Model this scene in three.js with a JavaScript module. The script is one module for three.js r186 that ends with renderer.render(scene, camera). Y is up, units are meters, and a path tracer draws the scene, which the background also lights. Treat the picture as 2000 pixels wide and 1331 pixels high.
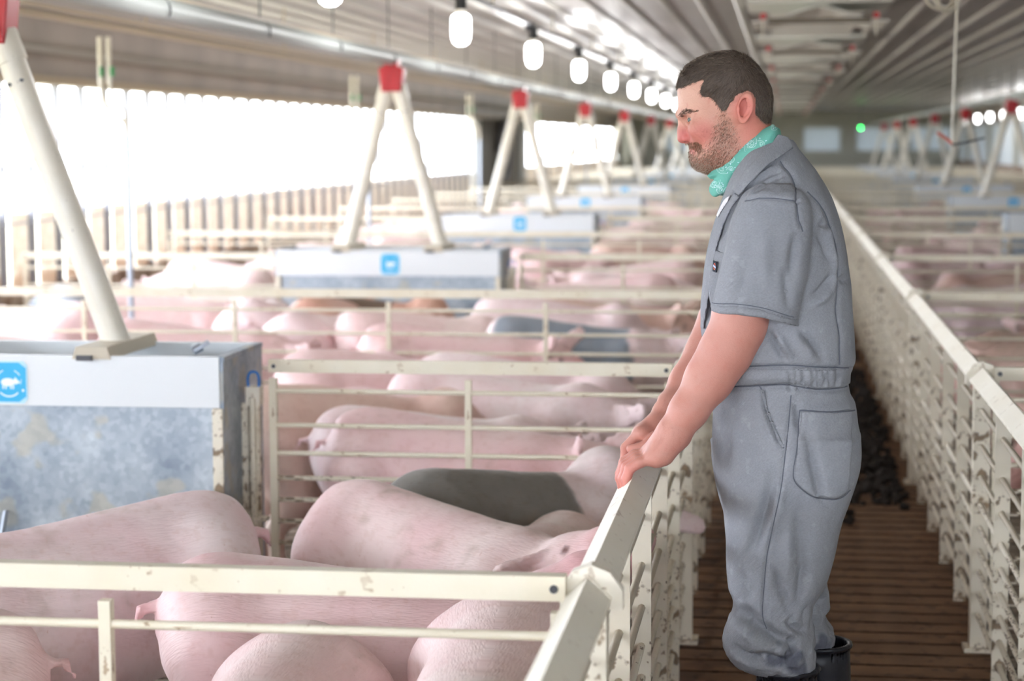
import * as THREE from 'three';
import { mergeGeometries } from 'three/addons/utils/BufferGeometryUtils.js';

// ---------------------------------------------------------------- camera, sky, exposure
const scene = new THREE.Scene();
const F = 3889, CX = 1000, CY = 665.5, EYE = 1.56;               // focal length in pixels of the 2000 x 1331 frame, eye height
const camera = new THREE.PerspectiveCamera(2 * Math.atan(CY / F) * 180 / Math.PI, 2000 / 1331, 0.1, 300);
const D = new THREE.Vector3((1531 - CX) / F, -(278 - CY) / F, -1).normalize();   // where the aisle vanishes, in camera axes
const UPV = new THREE.Vector3(Math.sin(0.009), Math.cos(0.009), 0);
UPV.addScaledVector(D, -UPV.dot(D)).normalize();
const RV = new THREE.Vector3().crossVectors(D, UPV);
const W2C = new THREE.Matrix4().makeBasis(RV, UPV, D.clone().negate());
const C2W = W2C.clone().transpose();
camera.position.set(0, EYE, 0);
camera.quaternion.setFromRotationMatrix(C2W);
camera.focus = 4.16;
camera.userData.fStop = 3.4;
camera.updateMatrixWorld(true);
const renderer = new THREE.WebGLRenderer({ antialias: true });
renderer.toneMapping = THREE.LinearToneMapping;
renderer.toneMappingExposure = 2.0;
renderer.shadowMap.enabled = true;
scene.background = new THREE.Color().setRGB(0.89, 0.955, 1.06);    // bright overcast sky
scene.backgroundIntensity = 7.5;

// a point of the place seen at pixel (px, py) that lies Z metres down the aisle
const RAY = (px, py) => new THREE.Vector3((px - CX) / F, -(py - CY) / F, -1).transformDirection(C2W);
function U(px, py, Z) { const r = RAY(px, py), t = Z / -r.z; return [r.x * t, EYE + r.y * t, -Z]; }
function onHeight(px, py, h) { const r = RAY(px, py), t = (h - EYE) / r.y; return [r.x * t, h, r.z * t]; }

// ---------------------------------------------------------------- small tools
function rng(seed) { let s = seed | 0; return () => { s = (s + 0x6d2b79f5) | 0; let t = Math.imul(s ^ (s >>> 15), 1 | s); t = (t + Math.imul(t ^ (t >>> 7), 61 | t)) ^ t; return ((t ^ (t >>> 14)) >>> 0) / 4294967296; }; }
const hash = (x, y, z) => { let h = Math.imul(x, 374761393) ^ Math.imul(y, 668265263) ^ Math.imul(z, 2147483647 - 1013); h = Math.imul(h ^ (h >>> 13), 1274126177); return ((h ^ (h >>> 16)) >>> 0) / 4294967296; };
const sm = (t) => t * t * (3 - 2 * t), mix = (a, b, t) => a + (b - a) * t, clamp = (x, a = 0, b = 1) => Math.min(b, Math.max(a, x));
const step = (a, b, x) => sm(clamp((x - a) / (b - a)));
function noise(x, y, z, p = 0) {   // value noise 0..1, periodic in x and y when p is given
  const i = Math.floor(x), j = Math.floor(y), k = Math.floor(z), u = sm(x - i), v = sm(y - j), w = sm(z - k), m = (a) => (p ? ((a % p) + p) % p : a);
  const h = (a, b, c) => hash(m(i + a), m(j + b), k + c);
  return mix(mix(mix(h(0, 0, 0), h(1, 0, 0), u), mix(h(0, 1, 0), h(1, 1, 0), u), v), mix(mix(h(0, 0, 1), h(1, 0, 1), u), mix(h(0, 1, 1), h(1, 1, 1), u), v), w);
}
const fbm = (x, y, z) => 0.5 * noise(x, y, z) + 0.3 * noise(x * 2.1 + 7, y * 2.1, z * 2.1) + 0.2 * noise(x * 4.3, y * 4.3 + 3, z * 4.3);
const pf = (x, y, f, s = 0) => 0.5 * noise(x * f, y * f, s, f) + 0.3 * noise(x * f * 2, y * f * 2, s + 5, f * 2) + 0.2 * noise(x * f * 4, y * f * 4, s + 9, f * 4);
const s2l = (c) => { c /= 255; return c <= 0.04045 ? c / 12.92 : ((c + 0.055) / 1.055) ** 2.4; };
const L = (r, g, b) => [s2l(r), s2l(g), s2l(b)];
const mix3 = (a, b, t) => [mix(a[0], b[0], t), mix(a[1], b[1], t), mix(a[2], b[2], t)];
const rgb = (r, g, b) => new THREE.Color().setRGB(...L(r, g, b));
function tex(n, fn, srgb = true, rep = 1, m = n) {   // fn(u, v) gives [r, g, b] in 0..255 or one grey value
  const d = new Uint8Array(n * m * 4);
  for (let y = 0; y < m; y++) for (let x = 0; x < n; x++) { const c = fn((x + 0.5) / n, (y + 0.5) / m), o = (y * n + x) * 4, a = Array.isArray(c) ? c : [c, c, c]; d[o] = clamp(a[0], 0, 255); d[o + 1] = clamp(a[1], 0, 255); d[o + 2] = clamp(a[2], 0, 255); d[o + 3] = 255; }
  const t = new THREE.DataTexture(d, n, m); t.wrapS = t.wrapT = THREE.RepeatWrapping; t.magFilter = THREE.LinearFilter; t.minFilter = THREE.LinearFilter;
  if (srgb) t.colorSpace = THREE.SRGBColorSpace;
  t.repeat.set(rep, rep); t.needsUpdate = true;
  return t;
}
const mat = (o) => new THREE.MeshStandardMaterial({ roughness: 0.6, ...o });
const phys = (o) => new THREE.MeshPhysicalMaterial({ roughness: 0.6, ...o });

const ORD = ['nearest', 'second', 'third', 'fourth', 'fifth', 'sixth', 'seventh', 'eighth', 'ninth', 'tenth', 'eleventh', 'twelfth', 'thirteenth', 'fourteenth', 'fifteenth', 'sixteenth', 'seventeenth', 'eighteenth', 'nineteenth', 'twentieth', 'last'];
const used = new Map();
function numbered(n) { const k = used.get(n) ?? 0; used.set(n, k + 1); return k ? n + '_' + String(k).padStart(3, '0') : n; }
function tag(o, label, category, group, kind) { o.userData = { label, category }; if (group) o.userData.group = group; if (kind) o.userData.kind = kind; return o; }
function thing(name, label, category, p = [0, 0, 0], group, kind) { const g = new THREE.Group(); g.name = numbered(name); g.position.set(...p); scene.add(g); return tag(g, label, category, group, kind); }
function solo(name, geo, m, label, category, p = [0, 0, 0], group, kind) { const o = new THREE.Mesh(geo, m); o.name = numbered(name); o.position.set(...p); scene.add(o); return tag(o, label, category, group, kind); }
function part(parent, name, geo, m, p, r) { const o = new THREE.Mesh(geo, m); o.name = name; if (p) o.position.set(...p); if (r) o.rotation.set(...r); parent.add(o); return o; }
function copy(o, p, label, group) { const c = o.clone(); c.name = numbered(o.name.replace(/_\d{3}$/, '')); c.userData = { ...o.userData }; if (label) c.userData.label = label; if (group) c.userData.group = group; if (p) c.position.set(...p); scene.add(c); return c; }

// boxes and rods with uv in metres, shared between alike pieces
const cache = new Map();
const shared = (key, make) => { if (!cache.has(key)) cache.set(key, make()); return cache.get(key); };
function metric(g) { const p = g.attributes.position, n = g.attributes.normal, uv = new Float32Array(p.count * 2); for (let i = 0; i < p.count; i++) { const ax = Math.abs(n.getX(i)), ay = Math.abs(n.getY(i)), az = Math.abs(n.getZ(i)); const a = ax > ay && ax > az ? [p.getZ(i), p.getY(i)] : ay > az ? [p.getX(i), p.getZ(i)] : [p.getX(i), p.getY(i)]; uv[2 * i] = a[0]; uv[2 * i + 1] = a[1]; } g.setAttribute('uv', new THREE.BufferAttribute(uv, 2)); return g; }
const box = (w, h, d) => shared(`b${w.toFixed(4)},${h.toFixed(4)},${d.toFixed(4)}`, () => metric(new THREE.BoxGeometry(w, h, d)));
const rod = (r, len, axis = 'y', seg = 8, r2 = r) => shared(`r${r},${len.toFixed(4)},${axis},${seg},${r2}`, () => { const g = new THREE.CylinderGeometry(r2, r, len, seg); const uv = g.attributes.uv; for (let i = 0; i < uv.count; i++) uv.setXY(i, uv.getX(i) * 6.28 * r, uv.getY(i) * len); if (axis === 'x') g.rotateZ(-Math.PI / 2); if (axis === 'z') g.rotateX(Math.PI / 2); return g; });
const moved = (g, x, y, z) => g.clone().translate(x, y, z);
const prism = (pts, depth, bevel = 0) => { const s = new THREE.Shape(pts.map((p) => new THREE.Vector2(...p))); const g = new THREE.ExtrudeGeometry(s, { depth, bevelEnabled: bevel > 0, bevelSize: bevel, bevelThickness: bevel, bevelSegments: 2 }); return metric(g); };
function tube(pts, r, seg = 20, rad = 8) { return new THREE.TubeGeometry(new THREE.CatmullRomCurve3(pts.map((p) => new THREE.Vector3(...p))), seg, r, rad, false); }

// ---------------------------------------------------------------- implicit surfaces
const smin = (a, b, k) => { const h = clamp(0.5 + 0.5 * (b - a) / k); return mix(b, a, h) - k * h * (1 - h); };
const smax = (a, b, k) => -smin(-a, -b, k);
function cap(p, a, b, ra, rb) { const bx = b[0] - a[0], by = b[1] - a[1], bz = b[2] - a[2], px = p[0] - a[0], py = p[1] - a[1], pz = p[2] - a[2]; const t = clamp((px * bx + py * by + pz * bz) / (bx * bx + by * by + bz * bz + 1e-12)); return Math.hypot(px - t * bx, py - t * by, pz - t * bz) - mix(ra, rb, t); }
function ell(p, c, r) { const x = (p[0] - c[0]) / r[0], y = (p[1] - c[1]) / r[1], z = (p[2] - c[2]) / r[2], k = Math.hypot(x, y, z), g = Math.hypot(x / r[0], y / r[1], z / r[2]); return g < 1e-9 ? -Math.min(...r) : k * (k - 1) / g; }
function sdPoly(poly, x, y) {   // signed distance to a closed outline in a plane, negative inside
  let d = 1e9, s = 1;
  for (let i = 0, n = poly.length, j = n - 1; i < n; j = i++) {
    const [ix, iy] = poly[i], [jx, jy] = poly[j], ex = jx - ix, ey = jy - iy, wx = x - ix, wy = y - iy, t = clamp((wx * ex + wy * ey) / (ex * ex + ey * ey + 1e-12)), dx = wx - ex * t, dy = wy - ey * t;
    d = Math.min(d, dx * dx + dy * dy);
    const a = y >= iy, b = y < jy, c = ex * wy > ey * wx;
    if ((a && b && c) || (!a && !b && !c)) s = -s;
  }
  return s * Math.sqrt(d);
}
function rowsAt(rows, t) {   // rows of numbers sorted by their first entry, smoothly between
  if (t <= rows[0][0]) return rows[0];
  const n = rows.length;
  if (t >= rows[n - 1][0]) return rows[n - 1];
  let i = 0; while (rows[i + 1][0] < t) i++;
  const a = rows[Math.max(0, i - 1)], b = rows[i], c = rows[i + 1], e = rows[Math.min(n - 1, i + 2)], u = (t - b[0]) / (c[0] - b[0]), o = [t];
  for (let k = 1; k < b.length; k++) { const m0 = (c[k] - a[k]) / (c[0] - a[0] + 1e-9) * (c[0] - b[0]), m1 = (e[k] - b[k]) / (e[0] - b[0] + 1e-9) * (c[0] - b[0]), u2 = u * u, u3 = u2 * u; o.push((2 * u3 - 3 * u2 + 1) * b[k] + (u3 - 2 * u2 + u) * m0 + (-2 * u3 + 3 * u2) * c[k] + (u3 - u2) * m1); }
  return o;
}
// surface nets: a smooth closed mesh of f(p) = 0, negative inside; look(x, y, z) gives a colour, uv(x, y, z) a texture place, push(p, n) moves vertices
function nets(f, lo, hi, h, { look, uv, push } = {}) {
  const nx = Math.ceil((hi[0] - lo[0]) / h) + 1, ny = Math.ceil((hi[1] - lo[1]) / h) + 1, nz = Math.ceil((hi[2] - lo[2]) / h) + 1, v = new Float32Array(nx * ny * nz), B = 5, p = [0, 0, 0];
  for (let a = 0; a < nx; a += B) for (let b = 0; b < ny; b += B) for (let c = 0; c < nz; c += B) {
    p[0] = lo[0] + (a + B / 2) * h; p[1] = lo[1] + (b + B / 2) * h; p[2] = lo[2] + (c + B / 2) * h;
    const m = f(p), skip = Math.abs(m) > B * h * 1.7;
    for (let i = a; i < Math.min(nx, a + B); i++) for (let j = b; j < Math.min(ny, b + B); j++) for (let k = c; k < Math.min(nz, c + B); k++) {
      if (!skip) { p[0] = lo[0] + i * h; p[1] = lo[1] + j * h; p[2] = lo[2] + k * h; }
      v[(i * ny + j) * nz + k] = skip ? m : f(p);
    }
  }
  const id = new Int32Array(nx * ny * nz).fill(-1), pos = [], idx = [], sy = nz, sx = ny * nz, E = [[0, 1], [2, 3], [4, 5], [6, 7], [0, 2], [1, 3], [4, 6], [5, 7], [0, 4], [1, 5], [2, 6], [3, 7]], q = new Float32Array(8);
  for (let i = 0; i < nx - 1; i++) for (let j = 0; j < ny - 1; j++) for (let k = 0; k < nz - 1; k++) {
    const o = i * sx + j * sy + k; let neg = 0;
    for (let c = 0; c < 8; c++) { q[c] = v[o + (c & 1 ? sx : 0) + (c & 2 ? sy : 0) + (c & 4 ? 1 : 0)]; if (q[c] < 0) neg++; }
    if (!neg || neg === 8) continue;
    let x = 0, y = 0, z = 0, n = 0;
    for (const [a, b] of E) if ((q[a] < 0) !== (q[b] < 0)) { const t = q[a] / (q[a] - q[b]); x += mix(a & 1, b & 1, t); y += mix((a >> 1) & 1, (b >> 1) & 1, t); z += mix((a >> 2) & 1, (b >> 2) & 1, t); n++; }
    id[o] = pos.length / 3; pos.push(lo[0] + (i + x / n) * h, lo[1] + (j + y / n) * h, lo[2] + (k + z / n) * h);
  }
  const quad = (a, b, c, d, flip) => { if (a < 0 || b < 0 || c < 0 || d < 0) return; if (flip) idx.push(a, b, c, a, c, d); else idx.push(a, c, b, a, d, c); };
  for (let i = 1; i < nx - 1; i++) for (let j = 1; j < ny - 1; j++) for (let k = 1; k < nz - 1; k++) {
    const o = i * sx + j * sy + k, s = v[o] < 0;
    if (s !== v[o + sx] < 0) quad(id[o - sy - 1], id[o - 1], id[o], id[o - sy], !s ? false : true);
    if (s !== v[o + sy] < 0) quad(id[o - sx - 1], id[o - sx], id[o], id[o - 1], !s ? false : true);
    if (s !== v[o + 1] < 0) quad(id[o - sx - sy], id[o - sy], id[o], id[o - sx], !s ? false : true);
  }
  const g = new THREE.BufferGeometry();
  const P = new Float32Array(pos); g.setAttribute('position', new THREE.BufferAttribute(P, 3)); g.setIndex(idx); g.computeVertexNormals();
  if (push) { const N = g.attributes.normal; for (let i = 0; i < P.length; i += 3) { const d = push([P[i], P[i + 1], P[i + 2]], [N.array[i], N.array[i + 1], N.array[i + 2]]); for (let c = 0; c < 3; c++) P[i + c] += N.array[i + c] * d; } g.computeVertexNormals(); }
  if (look) { const C = new Float32Array(P.length), N = g.attributes.normal.array; for (let i = 0; i < P.length; i += 3) C.set(look(P[i], P[i + 1], P[i + 2], N[i], N[i + 1], N[i + 2]), i); g.setAttribute('color', new THREE.BufferAttribute(C, 3)); }
  const T = new Float32Array(P.length / 3 * 2); for (let i = 0; i < P.length / 3; i++) T.set(uv ? uv(P[i * 3], P[i * 3 + 1], P[i * 3 + 2]) : [P[i * 3], P[i * 3 + 1]], i * 2);
  g.setAttribute('uv', new THREE.BufferAttribute(T, 2));
  return g;
}

// ---------------------------------------------------------------- materials
const speck = (u, v, f, s, lim) => (noise(u * f, v * f, s, f) > lim ? 1 : 0);
const creamTex = tex(512, (u, v) => {
  const m = pf(u, v, 6, 1), d = step(0.68, 0.76, pf(u, v, 40, 3)) * step(0.5, 0.62, pf(u, v, 5, 8)), sp = speck(u, v, 190, 4, 0.975) * step(0.45, 0.6, pf(u, v, 8, 2));
  return mix3(mix3([240, 233, 216], [231, 219, 194], m), [132, 96, 62], clamp(d * 0.5 + sp * 0.8));
}, true, 1.4);
const cleanTex = tex(512, (u, v) => {
  const m = pf(u, v, 5, 2), sp = speck(u, v, 90, 14, 0.975) * step(0.45, 0.6, pf(u, v, 7, 2)), d = step(0.72, 0.8, pf(u, v, 40, 13));
  return mix3(mix3([242, 236, 222], [234, 224, 204], m), [120, 92, 66], clamp(sp * 0.7 + d * 0.3));
}, true, 1.2);
// dung spatter on the flat bars, v runs from the floor (0) to one metre (1)
const spatterTex = tex(512, (u, v) => {
  const low = clamp(1.05 - v * 1.3), n = 0.6 * pf(u, v, 26, 21) + 0.4 * pf(u, v, 70, 22), fine = noise(u * 200, v * 200, 5, 200);
  const d = step(0.72 - 0.22 * low, 0.82 - 0.20 * low, n) * 0.7, sp = fine > 0.994 - 0.07 * low ? 0.7 : 0;
  return mix3(mix3([238, 231, 214], [226, 214, 192], pf(u, v, 5, 9)), mix3([120, 90, 58], [74, 58, 44], noise(u * 40, v * 40, 2, 40)), clamp(Math.max(d, sp)));
}, true, 1);
const galvTex = tex(512, (u, v) => {
  let a = 9, w = 0; const f = 54, i = Math.floor(u * f), j = Math.floor(v * f);
  for (let x = -1; x < 2; x++) for (let y = -1; y < 2; y++) { const m = ((i + x) % f + f) % f, n = ((j + y) % f + f) % f, dx = i + x + hash(m, n, 1) - u * f, dy = j + y + hash(m, n, 2) - v * f, d = dx * dx + dy * dy; if (d < a) { a = d; w = hash(m, n, 3); } }
  const b = pf(u, v, 7, 3), st = step(0.55, 0.7, pf(u, v, 9, 31));
  return mix3(mix3([128, 141, 156], [204, 212, 218], clamp(w * 0.28 + b * 0.95 - 0.12)), [196, 184, 158], st * 0.45);
}, true, 1.1);
const steelTex = tex(256, (u, v) => { const n = pf(u, v, 6, 5); return mix3([146, 143, 140], [172, 168, 164], n); }, true, 0.4);
const dirtTex = tex(512, (u, v) => { const n = pf(u, v, 9, 5), k = pf(u, v, 30, 6), d = step(0.5, 0.66, pf(u, v, 5, 17)); return mix3(mix3([116, 89, 66], [150, 118, 90], n), [52, 40, 32], clamp(d * 0.3 + step(0.6, 0.75, k) * 0.35)); }, true, 0.9);
const concTex = tex(512, (u, v) => { const n = pf(u, v, 9, 45), k = pf(u, v, 34, 6), d = step(0.45, 0.68, pf(u, v, 5, 19)); return mix3(mix3([136, 124, 108], [168, 156, 140], n), [70, 60, 50], clamp(d * 0.6 + step(0.6, 0.75, k) * 0.4)); }, true, 0.8);
const grainBump = tex(512, (u, v) => 255 * (0.6 * pf(u, v, 20, 3) + 0.4 * noise(u * 150, v * 150, 1, 150)), false, 1);
const boardTex = tex(256, (u, v) => { const n = noise(u * 6, v * 40, 3, 40), k = pf(u, v, 5, 2); return mix3(mix3([226, 216, 204], [240, 234, 226], n), [198, 172, 148], step(0.5, 0.7, k) * 0.6); }, true, 1);
const concWallTex = tex(256, (u, v) => { const k = pf(u, v, 6, 2), d = step(0.45, 0.7, pf(u, v, 12, 7)); return mix3(mix3([150, 132, 116], [178, 160, 142], k), [96, 70, 52], d * 0.7); }, true, 0.7);
const pvcTex = tex(256, (u, v) => { const n = pf(u, v, 4, 12), k = speck(u, v, 60, 7, 0.985); return mix3(mix3([240, 236, 226], [230, 222, 204], n), [90, 80, 66], k * 0.7); }, true, 2);
const hairBump = tex(1024, (u, v) => { const w = 0.02 * pf(u, v, 4, 5); return 255 * clamp(0.62 * noise(u * 46, (v + w) * 250, 2, 250) + 0.38 * noise(u * 90, (v + w) * 420 , 8, 420)); }, false, 1);
const skinFine = tex(512, (u, v) => { const n = pf(u, v, 40, 4), k = speck(u, v, 60, 9, 0.978); return mix3([255, 255, 255], [206, 176, 160], clamp(step(0.5, 0.85, n) * 0.16 + k * 0.4)); }, true, 1);
const poreBump = tex(256, (u, v) => 255 * (0.5 * noise(u * 90, v * 90, 4, 90) + 0.5 * pf(u, v, 20, 6)), false, 1);
const weaveBump = tex(512, (u, v) => { const a = Math.sin((u + v) * Math.PI * 2 * 64), b = noise(u * 120, v * 120, 3, 120); return 255 * (0.35 * (a * 0.5 + 0.5) + 0.65 * b); }, false, 1);
const weaveTex = tex(512, (u, v) => { const n = pf(u, v, 8, 33), b = noise(u * 200, v * 200, 3, 200), w = step(0.66, 0.8, pf(u, v, 22, 11)); const g = 238 - 14 * n + 16 * (b - 0.5) + 14 * w; return [g, g, g]; }, true, 1);

const M = {
  cream: mat({ map: creamTex, roughness: 0.55, bumpMap: grainBump, bumpScale: 0.0006 }),
  clean: mat({ map: cleanTex, roughness: 0.5, bumpMap: grainBump, bumpScale: 0.0004 }),
  picket: mat({ map: spatterTex, roughness: 0.6, bumpMap: grainBump, bumpScale: 0.0006 }),
  rodDirty: mat({ map: (() => { const t = spatterTex.clone(); t.repeat.set(3, 1.3); return t; })(), roughness: 0.6 }),
  rodGrey: mat({ map: cleanTex, color: rgb(206, 200, 190), roughness: 0.5 }),
  galv: mat({ map: galvTex, metalness: 0.35, roughness: 0.5, bumpMap: grainBump, bumpScale: 0.0004 }),
  inner: mat({ map: galvTex, color: rgb(214, 218, 224), metalness: 0.5, roughness: 0.42 }),
  whitePanel: mat({ color: rgb(230, 233, 235), roughness: 0.35 }),
  steel: mat({ map: steelTex, roughness: 0.42, metalness: 0.15, bumpMap: grainBump, bumpScale: 0.0005 }),
  rib: mat({ color: rgb(186, 183, 176), roughness: 0.4 }),
  ridge: mat({ color: rgb(248, 248, 242), roughness: 0.6 }),
  white: mat({ color: rgb(236, 236, 230), roughness: 0.5 }),
  pvc: mat({ map: pvcTex, roughness: 0.35 }),
  tan: mat({ color: rgb(203, 192, 172), roughness: 0.5 }),
  red: mat({ color: rgb(196, 22, 34), roughness: 0.32 }),
  blue: mat({ color: rgb(20, 120, 205), roughness: 0.4 }),
  green: mat({ color: rgb(30, 150, 80), roughness: 0.4 }),
  black: mat({ color: rgb(26, 26, 28), roughness: 0.45 }),
  darkSteel: mat({ color: rgb(84, 84, 88), roughness: 0.45, metalness: 0.5 }),
  auger: mat({ color: rgb(186, 192, 190), roughness: 0.45 }),
  pipeTan: mat({ color: rgb(190, 174, 148), roughness: 0.5 }),
  waterPipe: mat({ color: rgb(182, 190, 202), roughness: 0.35, metalness: 0.6 }),
  slat: [0, 1, 2].map((k) => mat({ map: (() => { const t = dirtTex.clone(); t.offset.set(k * 0.37, k * 0.21); return t; })(), color: rgb(...[[236, 228, 220], [224, 216, 208], [246, 237, 226]][k]), roughness: 0.85, bumpMap: grainBump, bumpScale: 0.002 })),
  penSlat: mat({ map: concTex, roughness: 0.85, bumpMap: grainBump, bumpScale: 0.002 }),
  pit: mat({ color: rgb(30, 26, 22), roughness: 0.9 }),
  board: phys({ map: boardTex, roughness: 1, transmission: 0.34, thickness: 0 }),
  knee: mat({ map: concWallTex, roughness: 0.85 }),
  stud: mat({ color: rgb(140, 142, 150), roughness: 0.5 }),
  header: mat({ map: steelTex, color: rgb(252, 238, 226), roughness: 0.42, metalness: 0.1 }),
  endWall: mat({ color: rgb(168, 166, 152), roughness: 0.6 }),
  curtain: phys({ color: rgb(206, 212, 215), roughness: 1, transmission: 0.2, thickness: 0, side: THREE.DoubleSide }),
  fan: mat({ color: rgb(120, 112, 100), roughness: 0.6 }),
  ground: mat({ color: rgb(186, 178, 150), roughness: 0.95 }),
  dung: mat({ color: rgb(44, 36, 32), roughness: 0.8 }),
};

// ---------------------------------------------------------------- the barn: floor, ceiling, walls
const Z0 = -2.2, Z1 = 62, XL = -4.95, XR = 5.25, CEIL = 2.5, AL = -0.30, AR = 0.60, PEN = 3.05;
const midZ = -(Z0 + Z1) / 2, lenZ = Z1 - Z0;
const at = (x, y, Z) => [x, y, -Z];
{
  const fl = thing('floor', 'brown slatted floor over a dark pit, dirty in the aisle', 'floor', [0, 0, 0], null, 'structure');
  part(fl, 'pit', box(XR - XL, 0.1, lenZ), M.pit, [(XL + XR) / 2, -0.45, midZ]);
  const pitch = 0.135, sw = 0.112, slatG = (w) => shared('slat' + w.toFixed(3), () => prism([[-sw / 2, 0], [sw / 2, 0], [sw / 2 - 0.04, -0.042], [sw / 2 - 0.044, -0.09], [-sw / 2 + 0.044, -0.09], [-sw / 2 + 0.04, -0.042]].reverse(), w).translate(0, 0.045, -w / 2).rotateY(Math.PI / 2));   // concrete slats, narrower below
  const aisle = [], pensL = [], pensR = [];
  for (let Z = Z0 + 0.1, k = 0; Z < Z1 - 0.1; Z += pitch, k++) {
    const ga = slatG(AR - AL + 0.12), gl = slatG(AL - XL - 0.08), gr = slatG(XR - AR - 0.08), a = [(AL + AR) / 2, -0.045, -Z], l = [(AL + XL - 0.05) / 2, -0.045, -Z], r = [(AR + XR + 0.05) / 2, -0.045, -Z];
    if (Z > 5.3 && Z < 12) part(fl, 'slat', ga, M.slat[k * 7 % 3], a); else aisle.push(moved(ga, ...a));
    if (Z > 4.4 && Z < 8.2) part(fl, 'pen_slat', gl, M.penSlat, l); else pensL.push(moved(gl, ...l));
    pensR.push(moved(gr, ...r));
  }
  for (const [n, list, m] of [['slat_run', aisle, M.slat[0]], ['pen_slat_run', pensL, M.penSlat], ['pen_slat_run', pensR, M.penSlat]]) part(fl, n, mergeGeometries(list), m).userData.kind = 'stuff';
  const gnd = solo('ground', box(160, 0.1, 200), M.ground, 'pale dry ground outside the barn', 'ground', [0, -0.65, -40], null, 'structure');

  const ce = thing('ceiling', 'grey corrugated steel ceiling with long ribs', 'ceiling', [0, 0, 0], null, 'structure');
  part(ce, 'ceiling_panel', box(XR - XL + 0.3, 0.1, lenZ), M.steel, [(XL + XR) / 2, CEIL + 0.05, midZ]);
  const ribG = prism([[-0.032, 0], [-0.014, -0.022], [0.014, -0.022], [0.032, 0]], lenZ - 0.2).translate(0, 0, -(lenZ - 0.2) / 2);
  for (let x = XL + 0.14; x < XR; x += 0.25) if (Math.abs(x - 0.2) > 0.42) part(ce, 'ceiling_rib', ribG, M.rib, [x, CEIL, midZ]);
  part(ce, 'ridge_panel', box(0.66, 0.02, lenZ - 0.4), M.ridge, [0.22, CEIL - 0.012, midZ]);
}
const open0 = 0.98, open1 = 1.97;                                    // sill and head of the curtain opening
{
  const w = thing('wall_left', 'left barn wall, open above boards to white daylight', 'wall', [0, 0, 0], null, 'structure');
  part(w, 'knee_wall', box(0.16, 0.62, lenZ), M.knee, [XL - 0.05, 0.31, midZ]);
  part(w, 'header', box(0.14, CEIL - open1, lenZ), M.header, [XL - 0.05, (CEIL + open1) / 2, midZ]);
  part(w, 'header_trim', box(0.03, 0.05, lenZ - 0.2), M.pipeTan, [XL + 0.035, open1 + 0.03, midZ]);
  part(w, 'header_trim', box(0.03, 0.04, lenZ - 0.2), M.rib, [XL + 0.035, 2.2, midZ]);
  for (let Z = -1.81; Z < 31.5; Z += 0.5) {
    if (Z > 9) part(w, 'board', box(0.01, 0.5, 0.30), M.board, at(XL - 0.02, 0.62 + 0.25, Z + 0.33));
    part(w, 'stud', box(0.05, open1 - 0.62, 0.04), M.stud, at(XL + 0.0, (open1 + 0.62) / 2, Z));
  }
  part(w, 'board_run', box(0.01, 0.5, 11.2), M.board, at(XL, 0.87, 3.4));
  for (const [za, zb] of [[31.5, 32.2], [37.4, 38.1], [59, 61.9]]) part(w, 'wall_panel', box(0.12, open1 - 0.6, zb - za), M.white, at(XL, (open1 + 0.6) / 2, (za + zb) / 2));
  part(w, 'wall_panel', box(0.10, open1 - 0.6, 5.2), M.fan, at(XL - 0.1, (open1 + 0.6) / 2, 34.8));
  part(w, 'board_run', box(0.01, 0.5, 23.9), M.board, at(XL, 0.87, 50));
  for (let Z = 40; Z < 59; Z += 2) part(w, 'stud', box(0.05, open1 - 0.62, 0.04), M.stud, at(XL + 0.01, (open1 + 0.62) / 2, Z));
  for (const y of [1.41, 1.06]) part(w, 'wire', rod(0.006, 35, 'z'), M.stud, at(XL + 0.05, y, 14));

  const r = thing('wall_right', 'right barn wall with a dim pale blue curtain strip', 'wall', [0, 0, 0], null, 'structure');
  part(r, 'knee_wall', box(0.16, 1.0, lenZ), M.knee, [XR + 0.05, 0.5, midZ]);
  part(r, 'header', box(0.14, CEIL - 2.0, lenZ), M.header, [XR + 0.05, (CEIL + 2) / 2, midZ]);
  for (let Z = Z0 + 0.3; Z < Z1 - 1; Z += 6.1) { part(r, 'curtain', box(0.004, 1.0, 5.6), M.curtain, at(XR + 0.06, 1.5, Z + 3)); part(r, 'post', box(0.12, 1.0, 0.5), M.endWall, at(XR + 0.03, 1.5, Z + 6.05)); }
  const e = thing('wall_back', 'dull far end wall of the barn with pale windows', 'wall', [0, 0, 0], null, 'structure');
  const ew = XR - XL + 0.3, mx = (XL + XR) / 2;
  part(e, 'end_panel', box(ew, 1.3, 0.12), M.endWall, at(mx, 0.65, Z1 + 0.06)); part(e, 'end_panel', box(ew, 0.5, 0.12), M.endWall, at(mx, 2.25, Z1 + 0.06));
  for (const [xa, xb] of [[XL - 0.1, -3.6], [-1.8, 0.6], [1.7, 2.2], [3.4, 3.8], [5.0, XR + 0.1]]) part(e, 'end_panel', box(xb - xa, 0.7, 0.12), M.endWall, at((xa + xb) / 2, 1.65, Z1 + 0.06));
  for (const [xa, xb] of [[-3.6, -1.8], [0.6, 1.7], [2.2, 3.4], [3.8, 5.0]]) part(e, 'window_curtain', box(xb - xa, 0.7, 0.004), M.curtain, at((xa + xb) / 2, 1.65, Z1 + 0.06));
  // the near end of the barn, behind the camera, stands open to the daylight above a low wall
  const n = thing('wall_front', 'near end wall of the barn with its curtain rolled down', 'wall', [0, 0, 0], null, 'structure');
  part(n, 'knee_wall', box(ew, 1.4, 0.14), M.knee, at(mx, 0.7, Z0 - 0.07)); part(n, 'header', box(ew, 0.25, 0.14), M.header, at(mx, CEIL - 0.125, Z0 - 0.07));
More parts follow.
